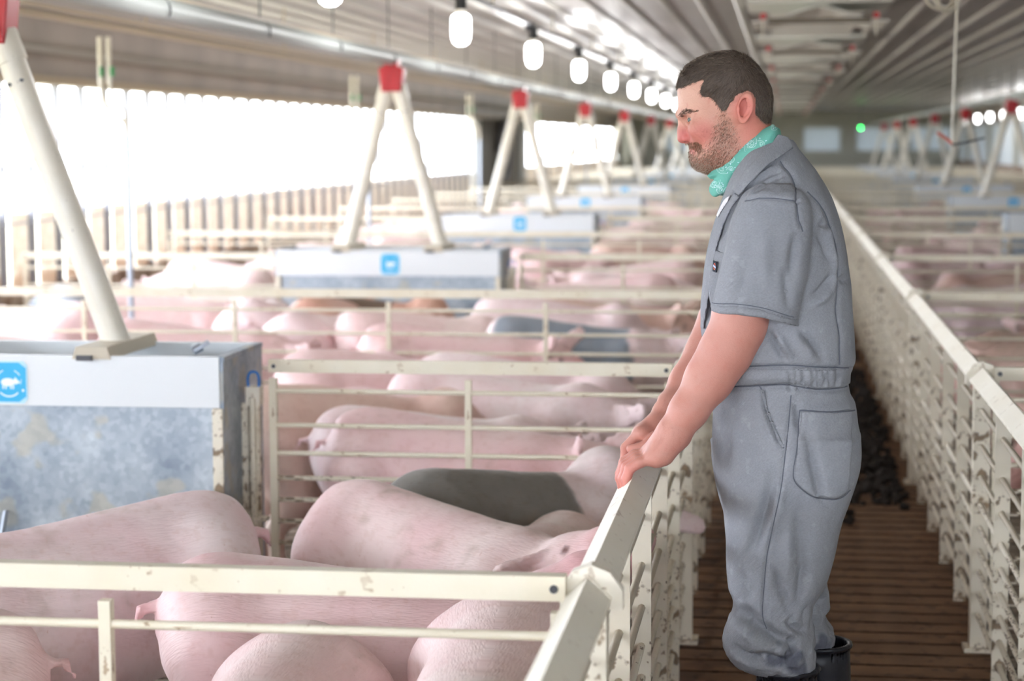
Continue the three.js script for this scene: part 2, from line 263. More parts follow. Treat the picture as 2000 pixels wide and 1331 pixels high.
  for (let x = XL; x <= XR + 0.1; x += 2.04) part(n, 'post', box(0.12, 0.85, 0.12), M.white, at(x, 1.825, Z0 - 0.07));
}
{
  const f = thing('exhaust_fan', 'dark round exhaust fan in the brown wall bay between the bright openings', 'fan', at(XL + 0.06, 1.45, 35));
  part(f, 'housing', new THREE.TorusGeometry(0.52, 0.05, 8, 28).rotateY(Math.PI / 2), M.stud);
  for (let k = 0; k < 5; k++) part(f, 'blade', box(0.02, 0.46, 0.16).clone().translate(0, 0.24, 0).rotateY(0.5), M.darkSteel, [-0.02, 0, 0], [k * 1.257, 0, 0]);
  part(f, 'hub', rod(0.09, 0.1, 'x', 14), M.darkSteel);
}

// ---------------------------------------------------------------- penning
const HT = 0.88, RODS = [0.78, 0.67, 0.58, 0.5, 0.43, 0.36, 0.29, 0.22, 0.15, 0.08], FRODS = [0.75, 0.64, 0.546, 0.46, 0.39, 0.32, 0.256, 0.187, 0.12];
const capG = shared('cap', () => { const s = [[-0.036, -0.034], [0, 0], [0.036, -0.034], [0.036, -0.042], [0, -0.008], [-0.036, -0.042]]; return prism(s, PEN - 0.012).translate(0, 0, -(PEN - 0.012) / 2); });
const picketG = shared('picket', () => { const g = prism([[-0.021, 0.02], [0.021, 0.02], [0.021, HT - 0.03], [0, HT - 0.012], [-0.021, HT - 0.03]], 0.008); return g; });
const postG = shared('post', () => mergeGeometries([metric(new THREE.BoxGeometry(0.05, HT - 0.02, 0.05)).translate(0, (HT - 0.02) / 2, 0), metric(new THREE.BoxGeometry(0.085, 0.012, 0.085)).translate(0, 0.006, 0)]));
const postCapG = shared('postcap', () => prism([[-0.05, -0.06], [-0.05, -0.028], [-0.03, 0.0], [0, 0.012], [0.03, 0.0], [0.05, -0.028], [0.05, -0.06]], 0.03).translate(0, 0, -0.015));
function aisleFence(x, Zm, label, group) {   // one panel, from Zm to Zm + PEN along the aisle
  const t = thing('aisle_fence', label, 'fence', at(x, 0, Zm + PEN / 2), group);
  part(t, 'top_rail', capG, M.clean, [0, HT, 0]);
  for (const y of FRODS) part(t, 'rod', rod(0.0085, PEN - 0.05, 'z', 8), y > 0.5 ? M.rodGrey : M.rodDirty, [0, y, 0]);
  for (let k = 1; k <= 4; k++) part(t, 'picket', picketG, M.picket, [0, 0, PEN / 2 - k * PEN / 5]);
  const p = part(t, 'post', postG, M.picket, [0.004, 0, PEN / 2 - 0.03]); part(p, 'post_cap', postCapG, M.clean, [0, HT + 0.004, 0.0]);
  return t;
}
for (let k = -1; k < 19; k++) {
  const ord = ['nearest', 'second', 'third', 'fourth', 'fifth'];
  for (const [s, x] of [['left', AL], ['right', AR]]) {
    const nearest = s === 'left' ? { '-1': 'cream aisle fence panel at the very bottom edge, nearest the camera left of the aisle', 0: 'cream aisle fence panel cut by the lower frame edge, below the hands', 1: 'cream aisle fence panel the man in grey rests his hands on', 2: 'cream aisle fence panel directly behind the man on his left-hand pens' }[k] : { 1: 'cream rod fence panel at the right frame edge of the aisle', 2: 'cream rod fence panel right of the aisle, second from the right frame edge' }[k];
    aisleFence(x, k * PEN + 0.02, nearest ?? `cream rod fence panel, ${ORD[k + 1]} from the camera along the ${s} side of the aisle`, nearest ? null : `${s} aisle fence panels going back`);
  }
}
// dividers between pens, across the barn
function divider(Z, xa, xb, ends, gap, label, group, latch) {
  const t = thing('pen_divider', label, 'fence', at((xa + xb) / 2, 0, Z), group), w = xb - xa;
  part(t, 'top_rail', box(w, 0.04, 0.03), M.cream, [0, HT - 0.02, 0]);
  for (const y of RODS) part(t, 'rod', rod(0.008, w - 0.01, 'x', 8), y > 0.5 ? M.cream : M.rodDirty, [0, y, 0]);
  const n = Math.max(1, Math.round((w - 0.04) / gap));
  for (let k = 0; k <= n; k++) { const e = k === 0 || k === n; if (e && !ends) continue; part(t, 'upright', box(e ? 0.024 : 0.02, HT - 0.08, 0.022), M.cream, [-w / 2 + 0.012 + k * (w - 0.024) / n, (HT - 0.08) / 2 + 0.02, 0]); }
  for (const s of [-1, 1]) part(t, 'bolt', rod(0.007, 0.036, 'z', 8), M.darkSteel, [s * (w / 2 - 0.018), HT - 0.02, 0]);
  if (latch) {
    part(t, 'hinge_post', box(0.03, 0.72, 0.03), M.rodDirty, [-w / 2 - 0.045, 0.38, 0.01]); part(t, 'hinge_post', box(0.022, 0.72, 0.022), M.rodDirty, [-w / 2 - 0.078, 0.38, 0.01]);
    part(t, 'latch_block', box(0.046, 0.06, 0.05), M.clean, [-w / 2 - 0.047, 0.765, 0.01]);
    part(t, 'latch_loop', tube([[-0.017, 0, 0], [-0.018, 0.03, 0], [-0.010, 0.047, 0], [0.010, 0.047, 0], [0.018, 0.03, 0], [0.017, 0, 0]], 0.0045, 20), M.blue, [-w / 2 - 0.047, 0.793, 0.02]).userData.label = 'bright blue loop handle';
    part(t, 'latch_rod', rod(0.011, 0.6, 'y', 8), M.rodDirty, [-w / 2 - 0.047, 0.46, 0.035]); part(t, 'latch_plate', box(0.08, 0.012, 0.04), M.rodDirty, [-w / 2 - 0.045, 0.37, 0.02]);
  }
  return t;
}
const FX = -2.41, FW = 1.41, FR = 2.68;                             // feeders: middle and width
for (let k = 1; k < 19; k++) {
  const Z = k * PEN + 0.03, feed = k % 2 === 0;
  const near = { 1: 'cream pen divider across the bottom of the picture, in front of the nearest pigs', 3: 'cream pen divider crossing in front of the second feeder', 5: 'cream pen divider just behind the second feeder' }[k];
  if (!feed) divider(Z, XL + 0.12, AL - 0.035, true, 0.775, near ?? `cream pen divider, ${ORD[k - 1]} rail back in the left pens`, near ? null : 'far left pen dividers');
  else {
    divider(Z, FX + FW / 2 + 0.09, AL - 0.035, true, 0.64, k === 2 ? 'cream rod gate between the nearest feeder and the man, blue latch loop' : k === 4 ? 'cream rod gate right of the second feeder' : `cream rod gate right of the ${ORD[k / 2 - 1]} left feeder`, k > 4 ? 'far left feeder gates' : null, true);
    divider(Z, XL + 0.12, FX - FW / 2 - 0.02, true, 0.64, k === 2 ? 'cream rod panel left of the nearest feeder' : k === 4 ? 'cream rod panel left of the second feeder, against the bright wall' : `cream rod panel wall-side of the ${ORD[k / 2 - 1]} left feeder`, k > 4 ? 'far left wall-side panels' : null);
  }
  if (k < 2) continue;
  const nr = { 2: 'cream pen divider corner at the right frame edge, nearest on that side', 3: 'cream pen divider crossing behind the right aisle fence, second from the frame edge' }[k];
  if (!feed || k < 6) divider(Z, AR + 0.035, XR - 0.1, true, 0.775, nr ?? `cream pen divider, ${ORD[k - 1]} rail back in the right pens`, nr ? null : 'far right pen dividers');
  else { divider(Z, AR + 0.035, FR - FW / 2 - 0.02, true, 0.64, `cream rod gate left of the ${ORD[k / 2 - 3]} right-hand feeder`, 'right feeder gates'); divider(Z, FR + FW / 2 + 0.02, XR - 0.1, true, 0.64, `cream rod panel beyond the ${ORD[k / 2 - 3]} right-hand feeder`, 'right wall-side panels'); }
}

// ---------------------------------------------------------------- feeders, drop pipes, feed lines
function canvas(w, h, draw) { const c = document.createElement('canvas'); c.width = w; c.height = h; draw(c.getContext('2d'), w, h); const t = new THREE.CanvasTexture(c); t.colorSpace = THREE.SRGBColorSpace; return t; }
const stickerTex = canvas(256, 256, (g) => {
  g.fillStyle = '#bfe6f8'; g.fillRect(0, 0, 256, 256); g.fillStyle = '#35b4e6'; g.beginPath();
  for (const [i, p] of [[60, 12], [196, 12], [244, 44], [244, 212], [196, 244], [60, 244], [12, 212], [12, 44]].entries()) g[i ? 'lineTo' : 'moveTo'](...p);
  g.fill(); g.fillStyle = '#f4fafc'; g.strokeStyle = '#f4fafc';
  g.beginPath(); g.ellipse(120, 128, 46, 24, 0, 0, 7); g.fill(); g.beginPath(); g.ellipse(172, 124, 20, 16, 0, 0, 7); g.fill(); g.fillRect(186, 122, 14, 12);
  for (const x of [84, 102, 136, 152]) g.fillRect(x, 140, 9, 28);
  g.beginPath(); g.moveTo(164, 112); g.lineTo(170, 96); g.lineTo(180, 110); g.fill();
  g.lineWidth = 9; g.lineCap = 'round'; g.beginPath(); g.arc(128, 120, 92, 0.9, 2.24); g.stroke(); g.lineWidth = 6; g.beginPath(); g.arc(128, 148, 96, -1.15, -0.72); g.stroke(); g.beginPath(); g.arc(128, 148, 96, -2.42, -1.99); g.stroke();
  g.beginPath(); g.arc(222, 176, 8, 0, 7); g.fill(); g.lineWidth = 4; g.beginPath(); g.moveTo(212, 112); g.lineTo(206, 138); g.stroke();
});
M.sticker = mat({ map: stickerTex, roughness: 0.4 });
const stickerG = (() => { const g = prism([[-0.048, -0.066], [0.048, -0.066], [0.06, -0.052], [0.06, 0.052], [0.048, 0.066], [-0.048, 0.066], [-0.06, 0.052], [-0.06, -0.052]], 0.0015); const p = g.attributes.position, uv = g.attributes.uv; for (let i = 0; i < p.count; i++) uv.setXY(i, p.getX(i) / 0.124 + 0.5, p.getY(i) / 0.136 + 0.5); return g; })();
function makeFeeder() {
  const t = thing('pig_feeder', 'large galvanised pig feeder at the left frame edge with a blue sticker', 'feeder', at(FX, 0, 6.14)), d = 0.23, h = 0.9, w = FW / 2;
  for (const s of [1, -1]) {
    const b = part(t, 'hopper_band', box(FW - 0.02, 0.146, 0.014), M.whitePanel, [0, h - 0.075, s * (d - 0.003)]); part(b, 'rim', box(FW - 0.02, 0.012, 0.022), M.whitePanel, [0, 0.079, -s * 0.004]);
    part(t, 'hopper_panel', box(FW - 0.04, 0.50, 0.008), M.galv, [0, 0.505, s * (d - 0.012)]);
    part(t, 'trough', (() => { const g = prism([[0, 0.02], [0.19, 0.02], [0.2, 0.12], [0.192, 0.12], [0.18, 0.03], [0, 0.03]], FW - 0.02); g.rotateY(-Math.PI / 2).translate((FW - 0.02) / 2, 0, 0); if (s < 0) g.rotateY(Math.PI); return g; })(), M.galv, [0, 0, s * d]);
    for (let k = 0; k < 5; k++) part(t, 'trough_divider', rod(0.009, 0.36, 'y', 8), M.waterPipe, [-w + 0.13 + k * 0.288, 0.26, s * (d + 0.10)], [s * -0.5, 0, 0]);
    part(t, 'sticker', stickerG, M.sticker, [0.02, h - 0.075, s * (d + 0.005)], [0, s > 0 ? 0 : Math.PI, 0]);
    part(t, 'hopper_slope', box(FW - 0.03, 0.42, 0.006), M.inner, [0, 0.62, s * 0.14], [s * 0.42, 0, 0]);
  }
  for (const s of [1, -1]) {
    part(t, 'side_panel', prism([[-d, 0.02], [d, 0.02], [d, h], [-d, h]], 0.012).rotateY(Math.PI / 2).translate(-0.006, 0, 0), M.galv, [s * (w - 0.004), 0, 0]);
    for (const q of [1, -1]) part(t, 'corner_trim', box(0.032, h - 0.16, 0.02), M.picket, [s * (w - 0.016), (h - 0.16) / 2 + 0.01, q * (d + 0.002)]);
    part(t, 'side_rim', box(0.026, 0.014, 2 * d), M.galv, [s * (w - 0.008), h + 0.003, 0]);
    const b = part(t, 'pipe_bracket', prism([[-0.062, -0.012], [0.062, -0.012], [0.05, 0.026], [-0.05, 0.026]], 2 * d + 0.02).translate(0, 0, -d - 0.01), M.tan, [s * 0.29, h + 0.012, 0]); part(b, 'clip', box(0.05, 0.016, 0.02), M.darkSteel, [-0.02, -0.008, d + 0.012]);
  }
  const kn = part(t, 'adjuster_knob', rod(0.016, 0.03, 'x', 6), M.waterPipe, [w - 0.10, h + 0.028, d - 0.07], [0, 0.5, 0.5]); part(kn, 'wing', box(0.05, 0.012, 0.02), M.waterPipe, [0.016, 0, 0]);
  return t;
}
const feeder = makeFeeder();
const dropTop = 1.99, dropG = (() => {   // red two-way drop box under the feed line
  const body = prism([[-0.035, 0.10], [-0.035, 0.045], [-0.07, 0.03], [-0.055, -0.10], [-0.01, -0.10], [0, -0.085], [0.01, -0.10], [0.055, -0.10], [0.07, 0.03], [0.035, 0.045], [0.035, 0.10]], 0.10, 0.008).translate(0, 0, -0.05);
  const rib = [[-0.045, 0.5], [0.045, -0.5]].map(([x, a]) => metric(new THREE.BoxGeometry(0.035, 0.14, 0.13)).rotateZ(-a * 0.55).translate(x * 0.55, -0.02, 0));
  return mergeGeometries([body, ...rib.map((g) => g.toNonIndexed())]);
})();
function pipeAt(cx, Z, s, label, group, off = 0) {
  const a = new THREE.Vector3(cx + off + s * 0.035, dropTop - 0.07, -Z), b = new THREE.Vector3(cx + s * 0.30, 0.9, -Z), len = a.distanceTo(b);
  const t = thing('feed_drop_pipe', label, 'pipe', b.toArray(), group);
  t.quaternion.setFromUnitVectors(new THREE.Vector3(0, 1, 0), a.clone().sub(b).normalize());
  part(t, 'tube', rod(0.046, len, 'y', 20, 0.043), M.pvc, [0, len / 2, 0]); part(t, 'collar', rod(0.05, 0.10, 'y', 20, 0.048), M.pvc, [0, len - 0.05, 0]);
  for (const q of [-0.5, 0.5]) part(t, 'screw', rod(0.006, 0.012, 'z', 6), M.darkSteel, [Math.sin(q) * 0.044, len - 0.17, Math.cos(q) * 0.044]);
}
for (let k = 1; k <= 9; k++) {
  const Z = k * 2 * PEN + 0.04, nth = ['', 'nearest', 'second', 'third', 'fourth'][k];
  for (const [s, x] of [['left', FX], ['right', FR]]) {
    if (s === 'right' && k < 3) continue;
    const own = s === 'left' && k < 5, G = own ? null : `far ${s} feeder row`;
    if (s === 'left' && k === 1) feeder.position.set(...at(x, 0, Z)); else copy(feeder, at(x, 0, Z), own ? `galvanised pig feeder with white band and blue sticker, ${nth} from the camera on the left` : `galvanised pig feeder far back, ${ORD[s === 'left' ? k - 1 : k - 3]} in the ${s} row`, G);
    const d = solo('drop_box', dropG, M.red, own ? `red feed drop box above the ${nth} left feeder` : `red feed drop box far back, ${ORD[s === 'left' ? k - 1 : k - 3]} in the ${s} row`, 'drop box', at(x + (own && k === 1 ? -0.10 : 0), dropTop, Z), G);
    for (const q of [-1, 1]) pipeAt(x, Z, q, own ? `white drop pipe slanting ${q > 0 ? 'right' : 'left'} onto the ${nth} left feeder` : `white drop pipe slanting ${q > 0 ? 'right' : 'left'}, ${ORD[s === 'left' ? k - 1 : k - 3]} pair in the ${s} row`, G, own && k === 1 ? -0.10 : 0);
  }
}
for (const [s, x] of [['left', FX], ['right', FR]]) {
  const t = thing('feed_auger_tube', `pale feed auger tube hung under the ceiling on the ${s}`, 'pipe', [x, dropTop + 0.10, midZ]);
  part(t, 'tube', rod(0.045, lenZ - 0.6, 'z', 16), M.auger); part(t, 'seam_strip', box(0.012, 0.012, lenZ - 0.6), M.pipeTan, [0.02, 0.045, 0]);
  for (let Z = 3; Z < 40; Z += 1.52) { const h = part(t, 'hanger', rod(0.004, CEIL - dropTop - 0.14, 'y', 6), M.darkSteel, [0.0, (CEIL - dropTop) / 2 - 0.03, -Z - midZ]); part(h, 'hook', new THREE.TorusGeometry(0.05, 0.004, 6, 16, 4.2).rotateZ(-0.5), M.darkSteel, [0, -(CEIL - dropTop) / 2 + 0.02, 0]); }
}
for (const [s, x] of [['left', -3.45], ['right', 3.7]]) {
  const w = thing('water_line', `tan water line running the length of the ${s} pens`, 'pipe', [x, 2.17, midZ]);
  part(w, 'tube', rod(0.018, lenZ - 0.6, 'z', 10), M.pipeTan);
  for (let Z = 4.5; Z < 45; Z += 3.05) part(w, 'hanger', rod(0.006, 0.33, 'y', 6), M.pipeTan, [0, 0.165, -Z - midZ]);
  if (s === 'left') part(w, 'tube', rod(0.012, lenZ - 0.6, 'z', 8), M.pipeTan, [0.12, 0.02, 0]);
}
for (let k = 0; k < 5; k++) {
  const Z = 10.05 + k * 6.1, t = thing('water_dropper', ['nearest water drop pipe with green valve, grey pole behind the slanting white pipe', 'second water drop pipe with green valve, left of the second red drop box', 'third water drop pipe with green valve, right of the second red drop box'][k] ?? `far water drop pipe with green valve, ${ORD[k]} in the row`, 'pipe', at(-3.5, 0, Z), k > 2 ? 'far water droppers' : null);
  for (const q of [-0.022, 0.026]) part(t, 'riser', rod(0.014, 0.24, 'y', 10), M.pvc, [q, 2.0, 0]);
  for (const q of [-0.01, 0.05]) part(t, 'valve_handle', box(0.012, 0.05, 0.03), M.green, [q, 1.94, 0.016]);
  part(t, 'hose', tube([[-0.022, 1.88, 0], [-0.01, 1.80, 0], [0.06, 1.72, 0], [0.11, 1.66, 0], [0.115, 1.55, 0]], 0.011, 20), M.pvc); part(t, 'hose', tube([[0.026, 1.88, 0], [0.05, 1.80, 0], [0.10, 1.74, 0], [0.115, 1.66, 0]], 0.009, 16), M.pvc);
  part(t, 'pole', rod(0.016, 1.05, 'y', 12), M.waterPipe, [0.115, 1.08, 0]); part(t, 'drinker_cup', rod(0.05, 0.08, 'y', 12, 0.065), M.waterPipe, [0.115, 0.55, 0]); part(t, 'foot_pole', rod(0.016, 0.52, 'y', 10), M.waterPipe, [0.115, 0.26, 0]);
}

// ---------------------------------------------------------------- lamps
M.bulb = mat({ color: rgb(255, 255, 255), emissive: new THREE.Color(1, 1, 1), emissiveIntensity: 6, roughness: 0.3 });
const globeG = new THREE.LatheGeometry([[0.0, -0.085], [0.022, -0.082], [0.04, -0.068], [0.049, -0.045], [0.051, -0.01], [0.051, 0.05], [0.046, 0.07], [0.03, 0.08], [0, 0.081]].map((p) => new THREE.Vector2(...p)), 20);
function bulbAt(x, y, Z, label, group, watt, parts = true) {
  const t = thing('light_bulb', label, 'lamp', at(x, y, Z), group);
  part(t, 'glass_bulb', globeG, M.bulb);
  if (!group || !/right/.test(group)) {} else part(t, 'cord', rod(0.006, CEIL - y - 0.2, 'y', 6), M.black, [-0.02, 0.2 + (CEIL - y - 0.2) / 2, 0]);
  if (parts) { part(t, 'neck', rod(0.03, 0.03, 'y', 14, 0.026), M.pvc, [0, 0.09, 0]); part(t, 'socket', rod(0.03, 0.075, 'y', 12), M.black, [0, 0.14, 0]); part(t, 'socket_box', box(0.06, 0.05, 0.06), M.black, [-0.02, 0.185, 0]); }
  if (watt) { const l = new THREE.PointLight(0xffffff, watt, 0, 2); l.shadow.radius = 2.5; l.castShadow = true; t.add(l); }
}
const ords = ['', 'second', 'third', 'fourth', 'fifth', 'sixth', 'seventh'];
for (let k = 0; k < 15; k++) bulbAt(-1.68, 2.155, 7.35 + k * 3.05, k === 0 ? 'light bulb cut by the top frame edge, nearest of the row' : ords[k] ? `lit white bulb with black socket, ${ords[k]} nearest in the ceiling row` : `small far lit bulb, ${ORD[k]} in the left ceiling row`, k > 6 ? 'far bulbs of the left ceiling row' : null, 0.8);
for (let k = 0; k < 5; k++) bulbAt(4.35, 2.07, 38.2 + k * 2.75, `small lit bulb over the far right pens, ${ORD[4 - k]} from the left`, 'bulbs over the far right pens', 1, true);
{ const c = thing('lamp_conduit', 'dark electrical conduit carrying the row of ceiling bulbs', 'conduit', [-1.70, 2.36, midZ]); part(c, 'tube', rod(0.014, lenZ - 1, 'z', 8), M.darkSteel); for (let Z = 5; Z < 40; Z += 3.05) part(c, 'hanger', rod(0.008, CEIL - 2.36, 'y', 6), M.pvc, [0, (CEIL - 2.36) / 2, -Z - midZ - 0.6]); }
M.led = mat({ color: rgb(20, 120, 50), emissive: new THREE.Color(0.03, 1, 0.16), emissiveIntensity: 9 });
for (const [px, w] of [[1681, 'standing alone on the far end'], [1999, 'cut by the right frame edge']]) { const t = thing('signal_lamp', `small green signal light ${w}`, 'light', U(px, 250, 50)); part(t, 'lens', new THREE.SphereGeometry(0.03, 12, 8), M.led); part(t, 'bracket', rod(0.008, CEIL - t.position.y, 'y', 6), M.darkSteel, [0, (CEIL - t.position.y) / 2, -0.03]); const l = new THREE.PointLight(0x22ff55, 0.05); l.position.z = 0.06; l.castShadow = true; t.add(l); }

// ---------------------------------------------------------------- ceiling inlets, hanging cable
const flapG = (s) => { const p = [[0, 0], [0.10, -0.022], [0.22, -0.062], [0.33, -0.09], [0.44, -0.098]], o = p.map(([x, y]) => [s * x, y]), b = p.slice().reverse().map(([x, y]) => [s * x, y - 0.012]); return prism([...o, ...b], 0.95).translate(0, 0, -0.475); };
const flaps = [flapG(-1), flapG(1)];
for (let k = 0; k < 11; k++) {
  const t = thing('ceiling_inlet', k === 0 ? 'white gull-winged air inlet over the aisle, nearest, with red pulleys' : `white gull-winged air inlet, ${ORD[k]} down the ridge`, 'vent', at(0.22, CEIL - 0.03, 13.6 + k * 4.5), k ? 'far ridge inlets' : null);
  part(t, 'frame', box(0.94, 0.03, 1.05), M.white, [0, 0.0, 0]);
  for (const g of flaps) part(t, 'flap', g, M.white, [0, -0.03, 0]);
  part(t, 'crossbar', box(0.66, 0.035, 0.03), M.fan, [0, -0.13, 0.49]);
  for (const s of [-1, 1]) { const p = part(t, 'pulley', rod(0.022, 0.03, 'z', 12), M.red, [s * 0.36, -0.10, 0.5]); part(p, 'cord', rod(0.006, 0.12, 'y', 6), M.pvc, [0, -0.07, 0]); }
}
{
  const t = thing('hanging_cable', 'thin white cable hanging from the right ceiling to an orange-ended hook', 'cable', at(0.735, 0, 9));
  part(t, 'cable', tube([[0.02, CEIL, 0], [0.012, 2.2, 0], [0.005, 1.9, 0], [0, 1.62, 0], [-0.002, 1.545, 0]], 0.005, 30, 6), M.pvc);
  part(t, 'coil', mergeGeometries([[0.105, 0.1], [0.095, -0.12], [0.115, 0.0], [0.10, 0.2]].map(([r, a], i) => new THREE.TorusGeometry(r, 0.006, 6, 28).rotateX(a).rotateY(0.5 + i * 0.2).translate(-0.05 + i * 0.008, 2.24, 0))), M.pvc);
  part(t, 'orange_handle', tube([[0, 1.55, 0], [-0.03, 1.575, 0], [-0.065, 1.60, 0]], 0.007, 8, 6), mat({ color: rgb(198, 92, 62) })); part(t, 'hook', tube([[0, 1.545, 0], [0.06, 1.555, 0], [0.14, 1.575, 0]], 0.006, 10, 6), M.darkSteel);
}
// dung heaped along the aisle
{
  const r = rng(5), g = new THREE.IcosahedronGeometry(1, 1), n = 2600, o = new THREE.InstancedMesh(g, M.dung, n), m = new THREE.Matrix4(), q = new THREE.Quaternion(), e = new THREE.Euler();
  for (let i = 0; i < n; i++) {
    let x, Z, h; do { Z = 7.6 + r() * 9; x = AL + 0.06 + r() * (AR - AL - 0.12); h = noise(x * 4, Z * 1.2, 3) * 0.6 + noise(x * 11, Z * 4, 8) * 0.4 + step(0.12, 0.5, x) * 0.22 - 0.22 * step(9.3, 7.8, Z) + step(11, 9.3, Z) * 0.05; } while (h < 0.56);
    const s = 0.008 + 0.03 * r() * r(); e.set(r() * 6, r() * 6, r() * 6);
    o.setMatrixAt(i, m.compose(new THREE.Vector3(x, s * 0.35 + 0.04 * clamp((h - 0.56) * 3) * r(), -Z), q.setFromEuler(e), new THREE.Vector3(s, s * 0.7, s * (0.7 + 0.6 * r()))));
  }
  o.name = 'dung_clods'; scene.add(o); tag(o, 'dark dung clods heaped on the aisle slats behind the man', 'dung', null, 'stuff');
}

// ---------------------------------------------------------------- pigs
const TORSO = [[-0.585, 0.54, 0.03, 0.03], [-0.56, 0.535, 0.10, 0.09], [-0.51, 0.52, 0.165, 0.14], [-0.42, 0.50, 0.205, 0.172], [-0.28, 0.465, 0.228, 0.182], [-0.1, 0.438, 0.232, 0.19], [0.12, 0.425, 0.22, 0.192], [0.27, 0.435, 0.2, 0.176], [0.38, 0.455, 0.162, 0.146], [0.47, 0.465, 0.138, 0.122], [0.53, 0.47, 0.08, 0.07]];
const SKIN = { pale: L(244, 230, 228), pink: L(237, 206, 208), hot: L(229, 174, 178), dirt: L(158, 134, 110), grey: L(122, 118, 114), blue: L(132, 144, 158) };
function pigGeo({ yaw = 0, pitch = 0, bend = 0, arch = 0, cell = 0.013, spot = null, seed = 1, dirt = 0.5, ears = 0.35, flop = 0 }) {
  const cy = Math.cos(yaw), sy = Math.sin(yaw), cp = Math.cos(pitch), sp = Math.sin(pitch), O = [0.44, 0.475, 0];
  const hd = (x, y, z) => { const a = x * cp - y * sp, b = x * sp + y * cp; return [O[0] + a * cy + z * sy, O[1] + b, O[2] - a * sy + z * cy]; };   // head place, relative to the neck
  const B = [];
  const add = (a, b, ra, rb, k) => B.push([a, b, ra, rb, k]);
  add(hd(-0.12, 0.0, 0), hd(0.07, 0.005, 0), 0.135, 0.118, 0.05); add(hd(0.07, 0.005, 0), hd(0.19, -0.02, 0), 0.112, 0.082, 0.04); add(hd(0.18, -0.03, 0), hd(0.315, -0.075, 0), 0.068, 0.046, 0.04);
  add(hd(0.315, -0.072, 0), hd(0.335, -0.078, 0), 0.043, 0.041, 0.008);
  for (const s of [-1, 1]) { add(hd(0.04, -0.075, s * 0.062), hd(0.14, -0.09, s * 0.045), 0.076, 0.054, 0.035); }
  for (const s of [-1, 1]) {
    add([0.24, 0.46, s * 0.085], [0.30, 0.25, s * 0.115], 0.125, 0.055, 0.04); add([0.30, 0.25, s * 0.11], [0.285, 0.09, s * 0.108], 0.046, 0.034, 0.03); add([0.285, 0.09, s * 0.108], [0.31, 0.03, s * 0.108], 0.034, 0.036, 0.02);
    add([-0.41, 0.50, s * 0.085], [-0.36, 0.33, s * 0.118], 0.148, 0.10, 0.05); add([-0.34, 0.32, s * 0.115], [-0.45, 0.2, s * 0.115], 0.07, 0.042, 0.04); add([-0.45, 0.2, s * 0.115], [-0.435, 0.08, s * 0.113], 0.038, 0.032, 0.02); add([-0.435, 0.08, s * 0.113], [-0.41, 0.03, s * 0.113], 0.033, 0.036, 0.02);
  }
  add([-0.575, 0.585, 0], [-0.625, 0.575, 0.015], 0.016, 0.012, 0.02); add([-0.625, 0.575, 0.015], [-0.645, 0.54, 0.022], 0.012, 0.007, 0.01);
  const E = [-1, 1].map((s) => [hd(0.055, 0.085, s * 0.085), hd(0.055 + mix(0.10, -0.045, flop), 0.085 + mix(0.04 + ears * 0.1, 0.015, flop), s * mix(0.165, 0.19, flop)), hd(mix(0.03, 0.13, flop), mix(0.145, 0.08, flop), s * mix(0.065, 0.105, flop))]);
  const EYE2 = [-1, 1].map((s) => hd(0.155, 0.045, s * 0.078));
  const BB = B.map((b) => [...b]);
  const f = (p) => {
    const x = p[0], zc = bend * Math.max(0, x + 0.1) ** 2, z = p[2] + zc, y = p[1] - arch * (1 - clamp(Math.abs(x + 0.15) / 0.45) ** 2);
    const [, yc, ry, rz] = rowsAt(TORSO, x), k = Math.hypot((y - yc) / ry, z / rz);
    let d = (k - 1) * Math.min(ry, rz);
    if (x < -0.585) d = Math.max(d, Math.hypot(x + 0.585, d)); if (x > 0.53) d = Math.max(d, x - 0.53);
    const q = [x, p[1], z];
    for (const [a, b, ra, rb, kk] of BB) d = smin(d, cap(q, a, b, ra, rb), kk);
    for (const [a, b, c] of E) {   // a thin leaf-shaped ear between root and tip
      const w = cap(q, a, b, 0.056, 0.034), n = [(b[1] - a[1]) * (c[2] - a[2]) - (b[2] - a[2]) * (c[1] - a[1]), (b[2] - a[2]) * (c[0] - a[0]) - (b[0] - a[0]) * (c[2] - a[2]), (b[0] - a[0]) * (c[1] - a[1]) - (b[1] - a[1]) * (c[0] - a[0])], l = Math.hypot(...n), h = Math.abs(((q[0] - a[0]) * n[0] + (q[1] - a[1]) * n[1] + (q[2] - a[2]) * n[2]) / l);
      d = smin(d, smax(w, h - 0.012, 0.01), 0.012);
    }
    // the crease behind the jowl and the folds of the neck
    return d;
  };
  const o = hd(0.3, 0, 0), lo = [-0.68, -0.012, Math.min(-0.27, o[2] - 0.2) - Math.abs(bend) * 0.6], hi = [Math.max(0.6, o[0] + 0.16), Math.max(0.74, o[1] + 0.3) + Math.max(0, arch), Math.max(0.27, o[2] + 0.2) + Math.abs(bend) * 0.6];
  return nets(f, lo, hi, cell, {
    push: (p) => 0.006 * (fbm(p[0] * 9 + seed, p[1] * 9, p[2] * 9) - 0.5),
    uv: (x, y, z) => [x * 1.1, y * 1.1 - Math.abs(z) * 0.9],
    look: (x, y, z, nx, ny, nz) => {
      const n = fbm(x * 5 + seed * 3, y * 5, z * 5), m = fbm(x * 16 + seed, y * 16, z * 16);
      let c = mix3(SKIN.pale, SKIN.pink, clamp(n * 1.6 - 0.3));
      const hx = Math.hypot(x - o[0], y - o[1], z - o[2]);
      c = mix3(c, SKIN.hot, 0.65 * step(0.26, 0.05, hx)); c = mix3(c, SKIN.hot, 0.5 * step(-0.56, -0.64, x));
